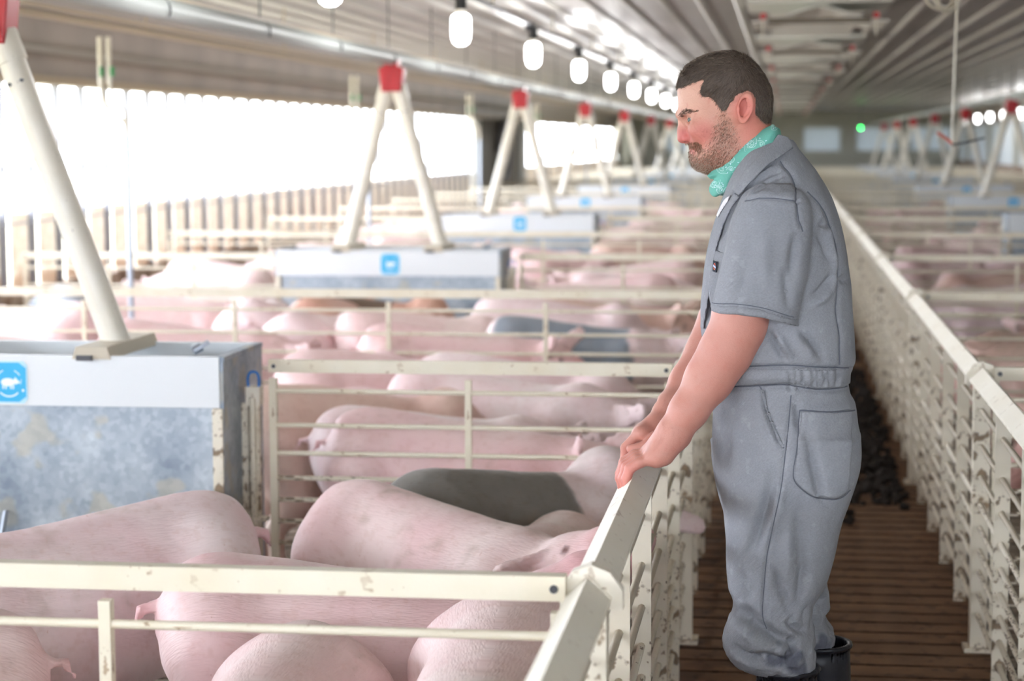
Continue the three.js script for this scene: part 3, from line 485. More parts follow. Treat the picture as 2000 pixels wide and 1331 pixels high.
      if (spot) { const e = x + 0.06 * (fbm(y * 7, z * 7, seed) - 0.5) * 2, k = step(spot[0] - 0.012, spot[0] + 0.012, e) * step(spot[1] + 0.012, spot[1] - 0.012, e) * step(0.27, 0.31, y + 0.1 * n); c = mix3(c, mix3(spot[2] ? SKIN.blue : SKIN.grey, L(160, 152, 144), 0.35 * m), k); }
      const ey = EYE2.reduce((a, q) => Math.min(a, Math.hypot(x - q[0], y - q[1], z - q[2])), 1); c = mix3(c, L(120, 84, 80), step(0.022, 0.006, ey));
      const dd = step(0.58, 0.80, m * 0.5 + 0.5 * fbm(x * 3 + seed * 7, y * 3, z * 3)) * dirt * (0.4 + 0.8 * fbm(x * 45, y * 45, z * 45)) + step(0.5, 0.62, m) * dirt * step(0.13, 0.05, y);
      return mix3(c, SKIN.dirt, clamp(dd, 0, 0.7));
    },
  });
}
const pigMat = (c) => mat({ color: rgb(...c), vertexColors: true, map: skinFine, roughness: 0.55, bumpMap: hairBump, bumpScale: 0.0009 });
const PM = { plain: pigMat([255, 255, 255]), pale: pigMat([255, 250, 246]), rosy: pigMat([255, 243, 242]), tan: pigMat([240, 228, 212]), brown: pigMat([216, 186, 164]) };
const PG = {
  left: pigGeo({ yaw: 0.6, pitch: -0.35, seed: 2, dirt: 0.45, cell: 0.011 }), up: pigGeo({ yaw: 0.05, pitch: 0.95, flop: 1, seed: 3, dirt: 0.3, cell: 0.011 }), rail: pigGeo({ yaw: -0.1, pitch: 0.8, flop: 0.9, seed: 4, dirt: 0.6, cell: 0.011 }),
  saddle: pigGeo({ yaw: 0.1, pitch: -0.95, seed: 5, dirt: 0.3, spot: [-0.57, 0.12, 0], cell: 0.012 }), blue: pigGeo({ yaw: 0.3, pitch: -0.2, seed: 6, dirt: 0.3, spot: [-0.5, 0.3, 1], cell: 0.018 }),
  a: pigGeo({ pitch: -0.35, seed: 7, cell: 0.018 }), b: pigGeo({ pitch: -0.7, yaw: 0.4, seed: 8, arch: 0.03, cell: 0.018 }), c: pigGeo({ pitch: 0.05, yaw: -0.5, seed: 9, cell: 0.018, dirt: 0.7 }),
};
const herd = [];
const pig = (geo, m, x, Z, h, s, label, group, fixed) => herd.push({ geo, m, x, Z, h: h * Math.PI / 180, s, label, group, fixed });
// place a pig by where the top of its back is seen; heading 0 faces right, 90 away from the camera
function seen(geo, m, px, py, heading, s, label) { const p = onHeight(px, py, 0.66 * s); pig(geo, m, p[0], -p[2], heading, s, label, null, 0.35); }
pig('left', 'plain', -1.74, 4.60, 216, 0.98, 'large pink pig with a smudged flank beside the nearest feeder, docked tail to the right', null, 1);
pig('up', 'rosy', -0.89, 4.25, 9, 0.94, 'big rosy pig lifting its head to the fence below the hands, tail at left', null, 1);
pig('rail', 'pale', -0.82, 4.96, -32, 0.95, 'pale pig with a dark smudge on its rump, behind the big rosy pig', null, 1);
pig('saddle', 'plain', -0.73, 5.62, 46, 0.94, 'pig with a broad dark grey saddle', null, 1);
pig('a', 'pale', -0.64, 5.16, 78, 0.84, 'small pale pig back close to the fence, in front of the grey-saddled pig', null, 1);
pig('a', 'pale', -0.53, 3.56, 270, 0.96, 'pale pig rump at the bottom behind the rail, nearest the aisle fence', null, 1);
pig('a', 'pale', -0.97, 3.52, 266, 0.86, 'pale pig back peeking over the bottom frame edge, center left', null, 1);
pig('c', 'pale', -1.88, 3.52, 196, 0.95, 'pale pig cut by the bottom left corner of the frame', null, 1);
const NEAR = [
  ['a', 'rosy', 600, 770, 176, 0.90, 'pink pig standing right behind the gate beside the feeder'],
  ['b', 'tan', 835, 800, 30, 0.97, 'tan dusty pig behind the gate'],
  ['a', 'plain', 870, 838, 15, 0.93, 'pale pig with a brown stripe just behind the gate, lowest of the group'],
  ['c', 'rosy', 1070, 793, -8, 0.98, 'rosy pig lying along the gate left of the hands'],
  ['a', 'plain', 1070, 757, -10, 1.0, 'pink pig behind the rosy pig, back below the gate rail'],
  ['b', 'plain', 1000, 727, -5, 0.99, 'pink pig with its back level with the gate top rail'],
  ['b', 'rosy', 800, 722, 30, 1.0, 'rosy pig seen from behind under the gate top rail'],
  ['a', 'plain', 690, 614, 75, 1.0, 'pig rump turned to the camera, left of two long backs behind the divider'],
  ['a', 'pale', 815, 615, 30, 1.02, 'long pale pig climbing diagonally in front of the second feeder'],
  ['c', 'rosy', 905, 648, 8, 1.0, 'long pink pig lying level in the middle of the second pen'],
  ['b', 'plain', 1090, 596, 5, 1.0, 'pig with its rump at left, right of the second feeder'],
  ['blue', 'plain', 1160, 634, 2, 0.98, 'blue-grey pig with a pink head'],
  ['c', 'tan', 1290, 594, 8, 1.0, 'dusky pig behind the blue-grey pig, close to the man'],
  ['a', 'rosy', 390, 640, 5, 1.0, 'pink pig directly behind the nearest feeder hopper'],
  ['a', 'pale', 90, 664, 10, 1.0, 'pale pig back showing over the hopper rim at far left'],
  ['blue', 'pale', 120, 570, -70, 0.98, 'pig with a blue-grey back facing the camera, left of the slanting pipe'],
  ['a', 'rosy', 20, 600, 150, 1.0, 'pink pig cut by the left frame edge behind the rails'],
  ['a', 'pale', 262, 527, 175, 1.0, 'pale pig behind the grey water pole'],
  ['b', 'pale', 440, 524, 10, 1.0, 'pale pig left of the second feeder, farther back'],
  ['c', 'pale', 410, 563, 20, 1.0, 'pale pig left of the second feeder, nearer the rail'],
  ['a', 'plain', 535, 581, 95, 1.0, 'pig rump facing the camera at the left corner of the second feeder'],
  ['b', 'brown', 632, 578, 80, 0.98, 'brown-pink pig in front of the second feeder'],
  ['saddle', 'brown', 715, 580, 10, 0.99, 'dark-backed pig in front of the second feeder'],
  ['a', 'tan', 815, 597, 100, 0.96, 'dusty pig rump in front of the right half of the second feeder'],
  ['a', 'rosy', 1060, 505, 95, 0.98, 'pig standing upright behind the gate right of the second feeder'],
  ['a', 'pale', 1230, 518, 178, 1.02, 'long pale pig facing left beyond the second feeder gate'],
  ['c', 'rosy', 1180, 545, 170, 1.0, 'rosy pig below the long pale pig beyond the gate'],
  ['a', 'pale', 700, 452, 20, 1.0, 'pale pig behind the left drop pipe of the second feeder'], ['b', 'pale', 790, 440, 160, 1.0, 'pale pig seen between the drop pipes of the second feeder'],
  ['a', 'pale', 1330, 440, 20, 1.0, 'pale pig beyond the third feeder, close to the face'],
];
for (const [g, m, px, py, h, s, l] of NEAR) seen(g, m, px, py, h, s, l);
{
  const r = rng(11), kinds = ['a', 'b', 'c', 'a'], mats = ['plain', 'pale', 'rosy', 'tan'];
  const fill = (Za, Zb, xa, xb, n, label, group) => { const had = herd.map((p) => [p.x, p.Z]); for (let i = 0, tries = 0; i < n && tries < 400; tries++) { const Z = mix(Za + 0.3, Zb - 0.3, r()), x = mix(xa + 0.6, xb - 0.6, r()); if ([FX, FR].some((c) => Math.abs(c - x) < FW / 2 + 0.35 && (Z % (2 * PEN) < 0.75 || Z % (2 * PEN) > 2 * PEN - 0.7))) continue; if (had.some(([a, b]) => Math.hypot((a - x) * 0.62, b - Z) < 0.47)) continue; had.push([x, Z]); i++; pig(kinds[Math.floor(r() * 4)], mats[Math.floor(r() * 4)], x, Z, (r() < 0.5 ? 0 : 180) + (r() - 0.5) * 70, 0.94 + r() * 0.1, label, group); } };
  for (let k = 5; k < 10; k++) fill(k * PEN, (k + 1) * PEN, -4.7, -0.5, k < 7 ? 8 : 6, `blurred pig in the ${ORD[k - 1]} pen back on the left`, `pigs of the ${ORD[k - 1]} left pen`);
  fill(4 * PEN + 0.5, 5 * PEN, -1.6, -0.5, 2, `blurred pig in the ${ORD[3]} pen back on the left`, `pigs of the ${ORD[3]} left pen`);
  fill(2 * PEN + 0.1, 3 * PEN, 0.7, 2.4, 3, 'pig behind the right aisle fence, nearest pen', 'pigs of the nearest right pen');
  fill(3 * PEN, 4 * PEN, 0.7, 3.2, 5, 'pig in the second right pen', 'pigs of the second right pen');
  fill(4 * PEN, 5 * PEN, 0.7, 3.6, 6, 'pig in the third right pen', 'pigs of the third right pen');
  for (let k = 5; k < 10; k++) fill(k * PEN, (k + 1) * PEN, 0.7, 4.8, 6, `blurred pig in the ${ORD[k - 2]} pen back on the right`, `pigs of the ${ORD[k - 2]} right pen`);
}

{ // let the crowd settle: three discs a pig, pushed out of each other and kept inside pens
  const discs = (p) => [-0.30, 0, 0.33].map((q) => [p.x + Math.cos(p.h) * q * p.s, p.Z + Math.sin(p.h) * q * p.s]);
  for (let it = 0; it < 140; it++) for (let i = 0; i < herd.length; i++) {
    const a = herd[i];
    for (let j = i + 1; j < herd.length; j++) {
      const b = herd[j]; if (Math.hypot(a.x - b.x, a.Z - b.Z) > 1.3) continue;
      let fx = 0, fz = 0; for (const [x, z] of discs(a)) for (const [u, v] of discs(b)) { const d = Math.hypot(x - u, z - v), o = 0.345 - d; if (o > 0) { fx += (x - u) / (d + 1e-4) * o; fz += (z - v) / (d + 1e-4) * o; } }
      const wa = 1 - (a.fixed ?? 0), wb = 1 - (b.fixed ?? 0), t = wa + wb + 1e-6; a.x += fx * 0.3 * wa / t; a.Z += fz * 0.3 * wa / t; b.x -= fx * 0.3 * wb / t; b.Z -= fz * 0.3 * wb / t;
    }
    if (a.fixed === 1) continue;
    const k = a.pen ??= Math.floor(a.Z / PEN), ez = 0.2 + Math.abs(Math.sin(a.h)) * 0.36, ex = 0.24 + Math.abs(Math.cos(a.h)) * 0.42, L0 = a.x < 0.2;
    a.Z = clamp(a.Z, k * PEN + ez, (k + 1) * PEN - ez); a.x = L0 ? clamp(a.x, XL + 0.2 + ex, AL - 0.05 - ex) : clamp(a.x, AR + 0.05 + ex, XR - 0.2 - ex);
    for (const c of [FX, FR]) { const n = Math.round(a.Z / (2 * PEN)) * 2 * PEN, dz = a.Z - n; if (n > 5 && Math.abs(a.x - c) < FW / 2 + ex - 0.1 && Math.abs(dz) < 0.42 + ez) a.Z = n + Math.sign(dz || 1) * (0.42 + ez); }
  }
  for (const p of herd) { const o = solo('pig', PG[p.geo], PM[p.m], p.label, 'pig', at(p.x, 0, p.Z), p.group); o.rotation.y = p.h; o.scale.set(0.87 * p.s, p.s, p.s); }
}

// ---------------------------------------------------------------- the man
const MZ = 4.2;                                                      // how far down the aisle he stands
const man = thing('person', 'man in grey short-sleeved coveralls leaning on the pen fence, looking left', 'person', at(0.02, 0, MZ));
const OX = man.position.x, OZ = man.position.z;
const V = (px, py, Z = MZ) => { const p = U(px, py, Z); return [p[0] - OX, p[1], p[2] - OZ]; };   // into his own axes: x to his back, z towards the camera
const poly = (pts, Z = MZ) => pts.map(([a, b]) => V(a, b, Z).slice(0, 2));
const rowY = (rows, Z, cz) => rows.map(([py, f, b, w]) => { const a = V(f, py, Z), c = V(b, py, Z); return [(a[1] + c[1]) / 2, (a[0] + c[0]) / 2, (c[0] - a[0]) / 2, w, cz]; }).sort((p, q) => p[0] - q[0]);
const lofted = (rows, e = 2.3) => (p) => {
  const t = p[1], [, cx, a, w, cz] = rowsAt(rows, t), u = Math.abs(p[0] - cx) / a, v = Math.abs(p[2] - cz) / w, k = (u ** e + v ** e) ** (1 / e);
  let d = (k - 1) * Math.min(a, w); const y0 = rows[0][0], y1 = rows[rows.length - 1][0];
  if (t < y0) d = Math.max(d, y0 - t); if (t > y1) d = Math.max(d, t - y1);
  return d;
};
const NZ = 0.165;                                                    // sideways offset of the near arm
const torso = lofted(rowY([[268, 1482, 1546, 0.06], [285, 1456, 1560, 0.085], [305, 1440, 1574, 0.112], [330, 1428, 1592, 0.142], [360, 1416, 1610, 0.168], [400, 1404, 1628, 0.186], [450, 1390, 1642, 0.19], [500, 1379, 1651, 0.188], [560, 1371, 1660, 0.183], [620, 1367, 1667, 0.178], [680, 1372, 1672, 0.175], [706, 1382, 1671, 0.172], [728, 1391, 1660, 0.166], [765, 1393, 1662, 0.166], [785, 1391, 1671, 0.174], [850, 1390, 1678, 0.182], [900, 1393, 1676, 0.184], [940, 1402, 1664, 0.18], [985, 1416, 1646, 0.165], [1035, 1428, 1622, 0.13], [1080, 1450, 1596, 0.07]], MZ, 0));
const legN = lofted(rowY([[860, 1432, 1672, 0.088], [900, 1416, 1674, 0.094], [960, 1413, 1660, 0.097], [1000, 1414, 1648, 0.098], [1050, 1415, 1636, 0.098], [1100, 1416, 1626, 0.098], [1150, 1420, 1610, 0.096], [1180, 1428, 1593, 0.093], [1210, 1417, 1590, 0.097], [1245, 1409, 1593, 0.10], [1275, 1414, 1595, 0.097], [1298, 1436, 1595, 0.085], [1310, 1466, 1592, 0.07]], MZ - 0.09, 0.09));
const legF = lofted(rowY([[860, 1392, 1664, 0.088], [920, 1396, 1650, 0.092], [980, 1408, 1640, 0.09], [1060, 1440, 1628, 0.088], [1130, 1480, 1620, 0.085], [1180, 1520, 1628, 0.085], [1205, 1530, 1618, 0.082], [1232, 1535, 1635, 0.088], [1256, 1540, 1634, 0.08]], MZ + 0.10, -0.10));
const sleeve = (rows, Z, cz, hem) => { const l = lofted(rowY(rows, Z, cz), 2.5), h = poly(hem, Z); const cut = (p) => { let i = 0; while (i < h.length - 2 && p[0] > h[i + 1][0]) i++; const t = (p[0] - h[i][0]) / (h[i + 1][0] - h[i][0]); return mix(h[i][1], h[i + 1][1], clamp(t, -0.5, 1.5)) - p[1]; }; return (p) => { const d = l(p), c = cut(p); return Math.max(d, c * 0.9, -Math.max(d + 0.0075, -(c + 0.06) * -1 - 0.0, (c + 0.07) * -1)); }; };
const SL = [[358, 1478, 1548, 0.03], [372, 1455, 1568, 0.058], [392, 1442, 1581, 0.07], [425, 1431, 1588, 0.076], [480, 1419, 1585, 0.077], [540, 1405, 1577, 0.077], [600, 1393, 1564, 0.076], [650, 1384, 1553, 0.076]];
const sleeveN = sleeve(SL, MZ - NZ, NZ, [[1385, 606], [1440, 606], [1490, 613], [1562, 638]]);
const sleeveF = sleeve(SL.map(([y, a, b, w]) => [y, a - 6, b - 6, w]), MZ + NZ, -NZ, [[1380, 606], [1440, 606], [1490, 613], [1562, 638]]);
const neckHole = (p) => { const a = V(1430, 372), b = V(1500, 235); return cap(p, a, b, 0.055, 0.062); };
const suit = (p) => { let d = torso(p); d = smin(d, legN(p), 0.03); d = smin(d, legF(p), 0.03); d = smin(d, sleeveN(p), 0.006); d = smin(d, sleeveF(p), 0.006); return smax(d, -neckHole(p), 0.006); };
// folds and seams: lines as seen from his left, [points, depth, width]; a positive depth is a groove
const FOLDS = [
  [[[1576, 372], [1604, 402], [1626, 452], [1637, 505], [1638, 560], [1633, 610], [1640, 660], [1640, 722]], 0.0035, 0.004, 1], [[[1569, 376], [1596, 408], [1617, 456], [1628, 508], [1629, 560], [1625, 612]], -0.003, 0.006],
  [[[1492, 632], [1515, 668], [1541, 712]], 0.007, 0.006], [[[1505, 640], [1528, 672], [1552, 712]], -0.005, 0.008], [[[1552, 634], [1585, 668], [1604, 695], [1607, 718]], 0.006, 0.007], [[[1540, 640], [1575, 680], [1592, 715]], -0.005, 0.010],
  [[[1572, 582], [1598, 572], [1620, 548], [1632, 522]], 0.005, 0.007], [[[1575, 596], [1602, 588], [1630, 560]], -0.004, 0.008], [[[1590, 440], [1612, 480], [1622, 520]], 0.004, 0.008], [[[1640, 540], [1655, 560]], 0.004, 0.007], [[[1598, 430], [1620, 450]], 0.005, 0.006],
  [[[1510, 318], [1470, 340], [1432, 378], [1412, 420], [1396, 480]], 0.005, 0.005], [[[1520, 326], [1476, 350], [1446, 380], [1426, 420], [1408, 470]], 0.0045, 0.004], [[[1532, 330], [1496, 344], [1460, 370], [1436, 410]], 0.004, 0.004], [[[1516, 322], [1474, 345], [1438, 380], [1418, 424]], -0.004, 0.005], [[[1540, 338], [1505, 352], [1470, 376]], 0.003, 0.004],
  [[[1384, 520], [1378, 580], [1380, 640]], 0.006, 0.007], [[[1398, 500], [1392, 560], [1390, 610]], -0.004, 0.008],
  [[[1452, 390], [1480, 383], [1520, 386], [1560, 389], [1578, 394]], 0.0028, 0.0035], [[[1522, 312], [1548, 340], [1560, 372], [1561, 420], [1566, 445]], 0.0045, 0.0045, 1], [[[1555, 440], [1550, 500], [1546, 560]], 0.005, 0.010], [[[1460, 470], [1452, 540], [1440, 590]], 0.0035, 0.012], [[[1500, 420], [1494, 500], [1500, 580]], -0.003, 0.014], [[[1528, 500], [1538, 560], [1545, 610]], 0.0035, 0.009],
  [[[1396, 592], [1440, 590], [1490, 597], [1552, 618]], 0.0022, 0.0028],
  [[[1390, 722], [1460, 716], [1530, 713], [1600, 718], [1662, 724]], 0.005, 0.0045], [[[1390, 766], [1460, 757], [1530, 752], [1600, 764], [1665, 766]], 0.005, 0.0045], [[[1390, 740], [1530, 734], [1662, 744]], -0.0035, 0.012],
  ...[1542, 1556, 1564, 1574, 1586, 1597, 1608, 1620, 1632].map((x, i) => [[[x + (i % 3) * 2 - 2, 717], [x + 3 - (i % 2) * 5, 740], [x + (i % 2) * 5, 762]], 0.0042, 0.0042]),
  [[[1480, 752], [1490, 766], [1491, 785], [1502, 815], [1515, 845], [1530, 872]], 0.006, 0.0045], [[[1482, 770], [1494, 815], [1508, 850], [1522, 874]], -0.003, 0.006],
  [[[1552, 770], [1556, 800], [1562, 850]], 0.005, 0.008], [[[1420, 780], [1412, 860], [1415, 930]], 0.006, 0.012], [[[1512, 900], [1505, 955], [1488, 1010], [1468, 1070], [1455, 1110]], 0.009, 0.012], [[[1528, 920], [1516, 990], [1500, 1060]], -0.008, 0.016],
  [[[1575, 820], [1588, 900], [1602, 955], [1618, 1000]], 0.007, 0.010], [[[1562, 950], [1558, 1040], [1565, 1110], [1572, 1170]], 0.006, 0.014], [[[1540, 960], [1545, 1060], [1538, 1150]], -0.005, 0.018], [[[1440, 1100], [1460, 1150], [1455, 1180]], 0.006, 0.012],
  [[[1496, 1090], [1515, 1105], [1530, 1160], [1548, 1200]], 0.006, 0.008], [[[1580, 1080], [1565, 1150], [1560, 1190]], 0.006, 0.010], [[[1428, 1190], [1470, 1205], [1500, 1228], [1540, 1248], [1585, 1252]], 0.011, 0.011], [[[1560, 1200], [1545, 1215], [1570, 1232], [1590, 1235]], 0.008, 0.007], [[[1420, 1215], [1460, 1235], [1490, 1262], [1530, 1275]], -0.007, 0.014], [[[1415, 1250], [1450, 1275], [1500, 1290]], 0.009, 0.010], [[[1440, 1295], [1490, 1270], [1540, 1290], [1580, 1270]], 0.007, 0.008], [[[1545, 1240], [1560, 1275]], 0.006, 0.009], [[[1470, 1180], [1440, 1215]], 0.006, 0.009],
  [[[1600, 1195], [1625, 1190]], 0.008, 0.007], [[[1598, 1212], [1630, 1208]], -0.004, 0.008],
  [[[1545, 772], [1540, 830], [1534, 880], [1526, 945], [1513, 1010], [1498, 1080], [1492, 1140], [1489, 1200], [1496, 1226]], 0.0032, 0.003],
].map(([pts, depth, width, stepped]) => ({ q: poly(pts, MZ - 0.15), depth, width, stepped }));
for (const f of FOLDS) { f.b = [Math.min(...f.q.map((p) => p[0])) - 0.04, Math.max(...f.q.map((p) => p[0])) + 0.04, Math.min(...f.q.map((p) => p[1])) - 0.04, Math.max(...f.q.map((p) => p[1])) + 0.04]; f.len = f.q.slice(1).map((p, i) => Math.hypot(p[0] - f.q[i][0], p[1] - f.q[i][1])); f.sum = f.len.reduce((a, b) => a + b); }
const cuffTop = V(1490, 1170)[1];
function creased(p, n) {
  const wr = fbm(p[0] * 9 + 4, p[1] * 9, p[2] * 9), rg = 1 - Math.abs(2 * noise(p[0] * 22 + wr * 5, p[1] * 12 + wr * 4, p[2] * 22) - 1), rh = 1 - Math.abs(2 * noise(p[0] * 50 + wr * 9, p[1] * 34 + 7, p[2] * 50) - 1), busy = 0.35 * step(0.5, 0.7, wr) + step(cuffTop + 0.10, cuffTop - 0.05, p[1]);
  let d = -0.006 * rg ** 3 * busy - 0.002 * rh ** 3 * busy + 0.005 * (fbm(p[0] * 16, p[1] * 9, p[2] * 16) - 0.5) + 0.010 * (noise(p[0] * 9 + 3, p[1] * 4.5, p[2] * 9) - 0.5);
  const side = step(-0.15, 0.25, n[2]);
  if (side > 0) for (const f of FOLDS) {
    if (p[0] < f.b[0] || p[0] > f.b[1] || p[1] < f.b[2] || p[1] > f.b[3]) continue;
    let best = 1e9, along = 0, run = 0;
    for (let i = 0; i < f.q.length - 1; i++) { const [ax, ay] = f.q[i], [bx, by] = f.q[i + 1], ex = bx - ax, ey = by - ay, t = clamp(((p[0] - ax) * ex + (p[1] - ay) * ey) / (ex * ex + ey * ey)), q = Math.hypot(p[0] - ax - ex * t, p[1] - ay - ey * t); if (q < best) { best = q; along = (run + t * f.len[i]) / f.sum; } run += f.len[i]; }
    const e = f.width > 0.0058 ? 0.4 : 0.12, taper = f.width > 0.0058 ? step(0, e, along) * step(1, 1 - e, along) : step(0, e, along) * step(1, 1 - e, along) * 0.85 + 0.15;
    d -= (f.width > 0.0058 ? 2.3 : 1.3) * f.depth * side * taper * Math.exp(-((best / f.width) ** 2));
  }
  return d;
}
const cuffY = V(1490, 1170)[1];
const grime = (x, y, z) => {
  let c = mix3(L(162, 164, 170), L(152, 155, 163), fbm(x * 7, y * 7, z * 7));
  const d = step(0.52, 0.66, fbm(x * 14 + 5, y * 14, z * 14)) * step(cuffY + 0.05, cuffY - 0.06, y), w = step(0.60, 0.70, fbm(x * 12 + 2, y * 12 + 9, z * 12)) * step(1.15, 0.95, y);
  c = mix3(c, L(74, 78, 96), d * 0.75); c = mix3(c, L(168, 170, 176), w * 0.3);
  return c;
};
const cloth = mat({ vertexColors: true, map: weaveTex, roughness: 0.9, bumpMap: weaveBump, bumpScale: 0.0006 });
const wrapUv = (x, y, z) => [Math.atan2(z, x + 0.05) * 0.17 * 3, y * 3];
const bottom = V(1490, 1310)[1] - 0.004;
part(man, 'coveralls', nets(suit, [-0.22, bottom - 0.02, -0.26], [0.21, V(1510, 262)[1] + 0.02, 0.26], 0.0038, { push: creased, look: grime, uv: wrapUv }), cloth);
// stitched seams run over the cloth
const thread = mat({ color: rgb(96, 99, 110), roughness: 0.9 });
function seam(name, pts, r = 0.0011, Z = MZ - 0.16, base = suit, lift = 0.0004) {
  const c = new THREE.CatmullRomCurve3(poly(pts, Z).map((p) => new THREE.Vector3(p[0], p[1], 0))), n = 14 * pts.length, out = [], h = 0.002;
  for (let i = 0; i <= n; i++) {
    const q = c.getPoint(i / n); let z = 0.27; for (let k = 0; k < 60 && z > 0; k++) { const d = base([q.x, q.y, z]); if (d < 0.0004) break; z -= Math.max(0.0006, d * 0.6); }
    const p = [q.x, q.y, z], g = [0, 1, 2].map((a) => { const u = p.slice(), v = p.slice(); u[a] += h; v[a] -= h; return base(u) - base(v); }), l = Math.hypot(...g) + 1e-9, nn = g.map((x) => x / l), d = creased(p, nn) + lift;
    out.push([p[0] + nn[0] * d, p[1] + nn[1] * d, p[2] + nn[2] * d]);
  }
  part(man, name, tube(out, r, n * 2, 6), thread);
}
// pieces of cloth laid over the suit: a polygon seen from his left, raised by a few millimetres
function patch(name, pts, lift, m, Z = MZ - 0.16, both = false, base = suit, under = 0.006, cell = 0.0035) {
  const q = poly(pts, Z), xs = q.map((p) => p[0]), ys = q.map((p) => p[1]);
  const f = (p) => { const s = base(p); return smax(Math.max(s - lift, -s - under), sdPoly(q, p[0], p[1]), 0.003); };
  const g = nets(both ? f : (p) => Math.max(f(p), 0.005 - p[2]), [Math.min(...xs) - 0.02, Math.min(...ys) - 0.02, both ? -0.28 : 0], [Math.max(...xs) + 0.02, Math.max(...ys) + 0.02, 0.28], cell, { push: base === suit ? creased : undefined, look: grime, uv: wrapUv });
  return part(man, name, g, m ?? cloth);
}
patch('back_pocket', [[1562, 800], [1612, 806], [1664, 811], [1662, 880], [1656, 958], [1636, 972], [1594, 968], [1566, 950], [1550, 932], [1556, 870]], 0.0065);
patch('chest_pocket', [[1395, 488], [1405, 492], [1418, 493], [1412, 560], [1385, 552]], 0.004, null, MZ - 0.14, false, torso);
patch('waistband', [[1384, 724], [1460, 717], [1530, 715], [1600, 720], [1668, 726], [1668, 764], [1600, 762], [1530, 750], [1460, 755], [1384, 764]], 0.004);
patch('pocket_facing', [[1482, 760], [1493, 762], [1504, 812], [1533, 870], [1527, 874], [1512, 846], [1494, 800]], 0.003);
if (0) patch('yoke', [[1524, 312], [1548, 292], [1580, 312], [1606, 344], [1624, 388], [1606, 402], [1578, 372], [1560, 372], [1548, 340]], 0.004, null, MZ - 0.08);
patch('collar', [[1520, 262], [1540, 268], [1551, 288], [1528, 303], [1500, 322], [1470, 352], [1446, 380], [1434, 372], [1436, 362], [1452, 338], [1480, 306], [1508, 280]], 0.011, null, MZ - 0.06, true, torso, 0.012);
patch('lapel', [[1437, 374], [1448, 382], [1432, 402], [1416, 436], [1402, 482], [1394, 530], [1384, 590], [1376, 640], [1368, 640], [1372, 580], [1380, 520], [1392, 460], [1404, 424], [1414, 402]], 0.005, null, MZ - 0.05, true, torso);
patch('sleeve_hem', [[1385, 594], [1440, 591], [1490, 598], [1560, 621], [1562, 640], [1490, 613], [1440, 606], [1385, 607]], 0.0014);
patch('undershirt', [[1430, 378], [1424, 392], [1412, 410], [1404, 424], [1400, 420], [1408, 402], [1416, 388]], 0.008, mat({ color: rgb(226, 224, 228), roughness: 0.9 }), MZ - 0.05, true, torso);
{
  const logo = canvas(64, 80, (g) => { g.fillStyle = '#1c2230'; g.fillRect(0, 0, 64, 80); g.strokeStyle = '#d8552e'; g.lineWidth = 9; g.beginPath(); g.ellipse(32, 40, 15, 22, 0, 0, 7); g.stroke(); g.strokeStyle = '#f0b050'; g.lineWidth = 3; g.beginPath(); g.ellipse(32, 40, 15, 22, 0, 0.2, 2.4); g.stroke(); g.fillStyle = '#7f9fd8'; g.save(); g.translate(32, 40); g.rotate(0.2); g.fillRect(-25, -8, 50, 16); g.fillStyle = '#f4f4f6'; g.font = 'bold 15px sans-serif'; g.textAlign = 'center'; g.fillText('Dickies', 0, 5, 46); g.restore(); });
  const a = V(1395, 523, MZ - 0.17); const front = (x, y) => { let z = 0.26; while (z > 0 && suit([x, y, z]) > 0.006) z -= 0.002; return z; };
  const g = metric(new THREE.BoxGeometry(0.015, 0.022, 0.002)), uv = g.attributes.uv, p = g.attributes.position; for (let i = 0; i < p.count; i++) uv.setXY(i, p.getX(i) / 0.015 + 0.5, 0.5 + p.getY(i) / 0.022);
  const z = front(a[0], a[1]), o = part(man, 'woven_label', g, mat({ map: logo, roughness: 0.8 }), [a[0], a[1], z]); o.rotation.set(0, -Math.atan2(front(a[0] + 0.006, a[1]) - front(a[0] - 0.006, a[1]), 0.012), -0.12); o.position.z += 0.003; o.userData.label = 'small dark woven label with an orange badge';
}
seam('side_seam', [[1545, 772], [1540, 830], [1534, 880], [1526, 945], [1513, 1010], [1498, 1080], [1492, 1140], [1489, 1200], [1496, 1226]]);
seam('back_pleat', [[1578, 374], [1604, 402], [1626, 452], [1637, 505], [1636, 560], [1632, 610], [1640, 660], [1638, 716]], 0.0014);
seam('waist_seam', [[1420, 720], [1460, 716], [1530, 713], [1600, 718], [1655, 724]], 0.0012, MZ - 0.16, suit, 0.003); seam('waist_seam', [[1420, 760], [1460, 756], [1530, 752], [1600, 763], [1655, 765]], 0.0012, MZ - 0.16, suit, 0.003);
seam('pocket_opening', [[1481, 755], [1491, 772], [1494, 795], [1506, 828], [1519, 852], [1531, 872]], 0.0016);
seam('pocket_seam', [[1562, 801], [1612, 807], [1663, 812]], 0.0015, MZ - 0.16, suit, 0.006); seam('pocket_seam', [[1562, 801], [1556, 870], [1550, 930], [1566, 951], [1594, 968], [1636, 972], [1655, 958]], 0.0010, MZ - 0.16, suit, 0.006);
seam('armhole_seam', [[1524, 314], [1546, 338], [1559, 372], [1562, 420], [1568, 450]], 0.0013); seam('shoulder_seam', [[1455, 391], [1490, 384], [1530, 386], [1557, 389]]);
seam('hem_stitch', [[1394, 592], [1440, 590], [1490, 597], [1552, 618]], 0.0008, MZ - 0.18, suit, 0.001);
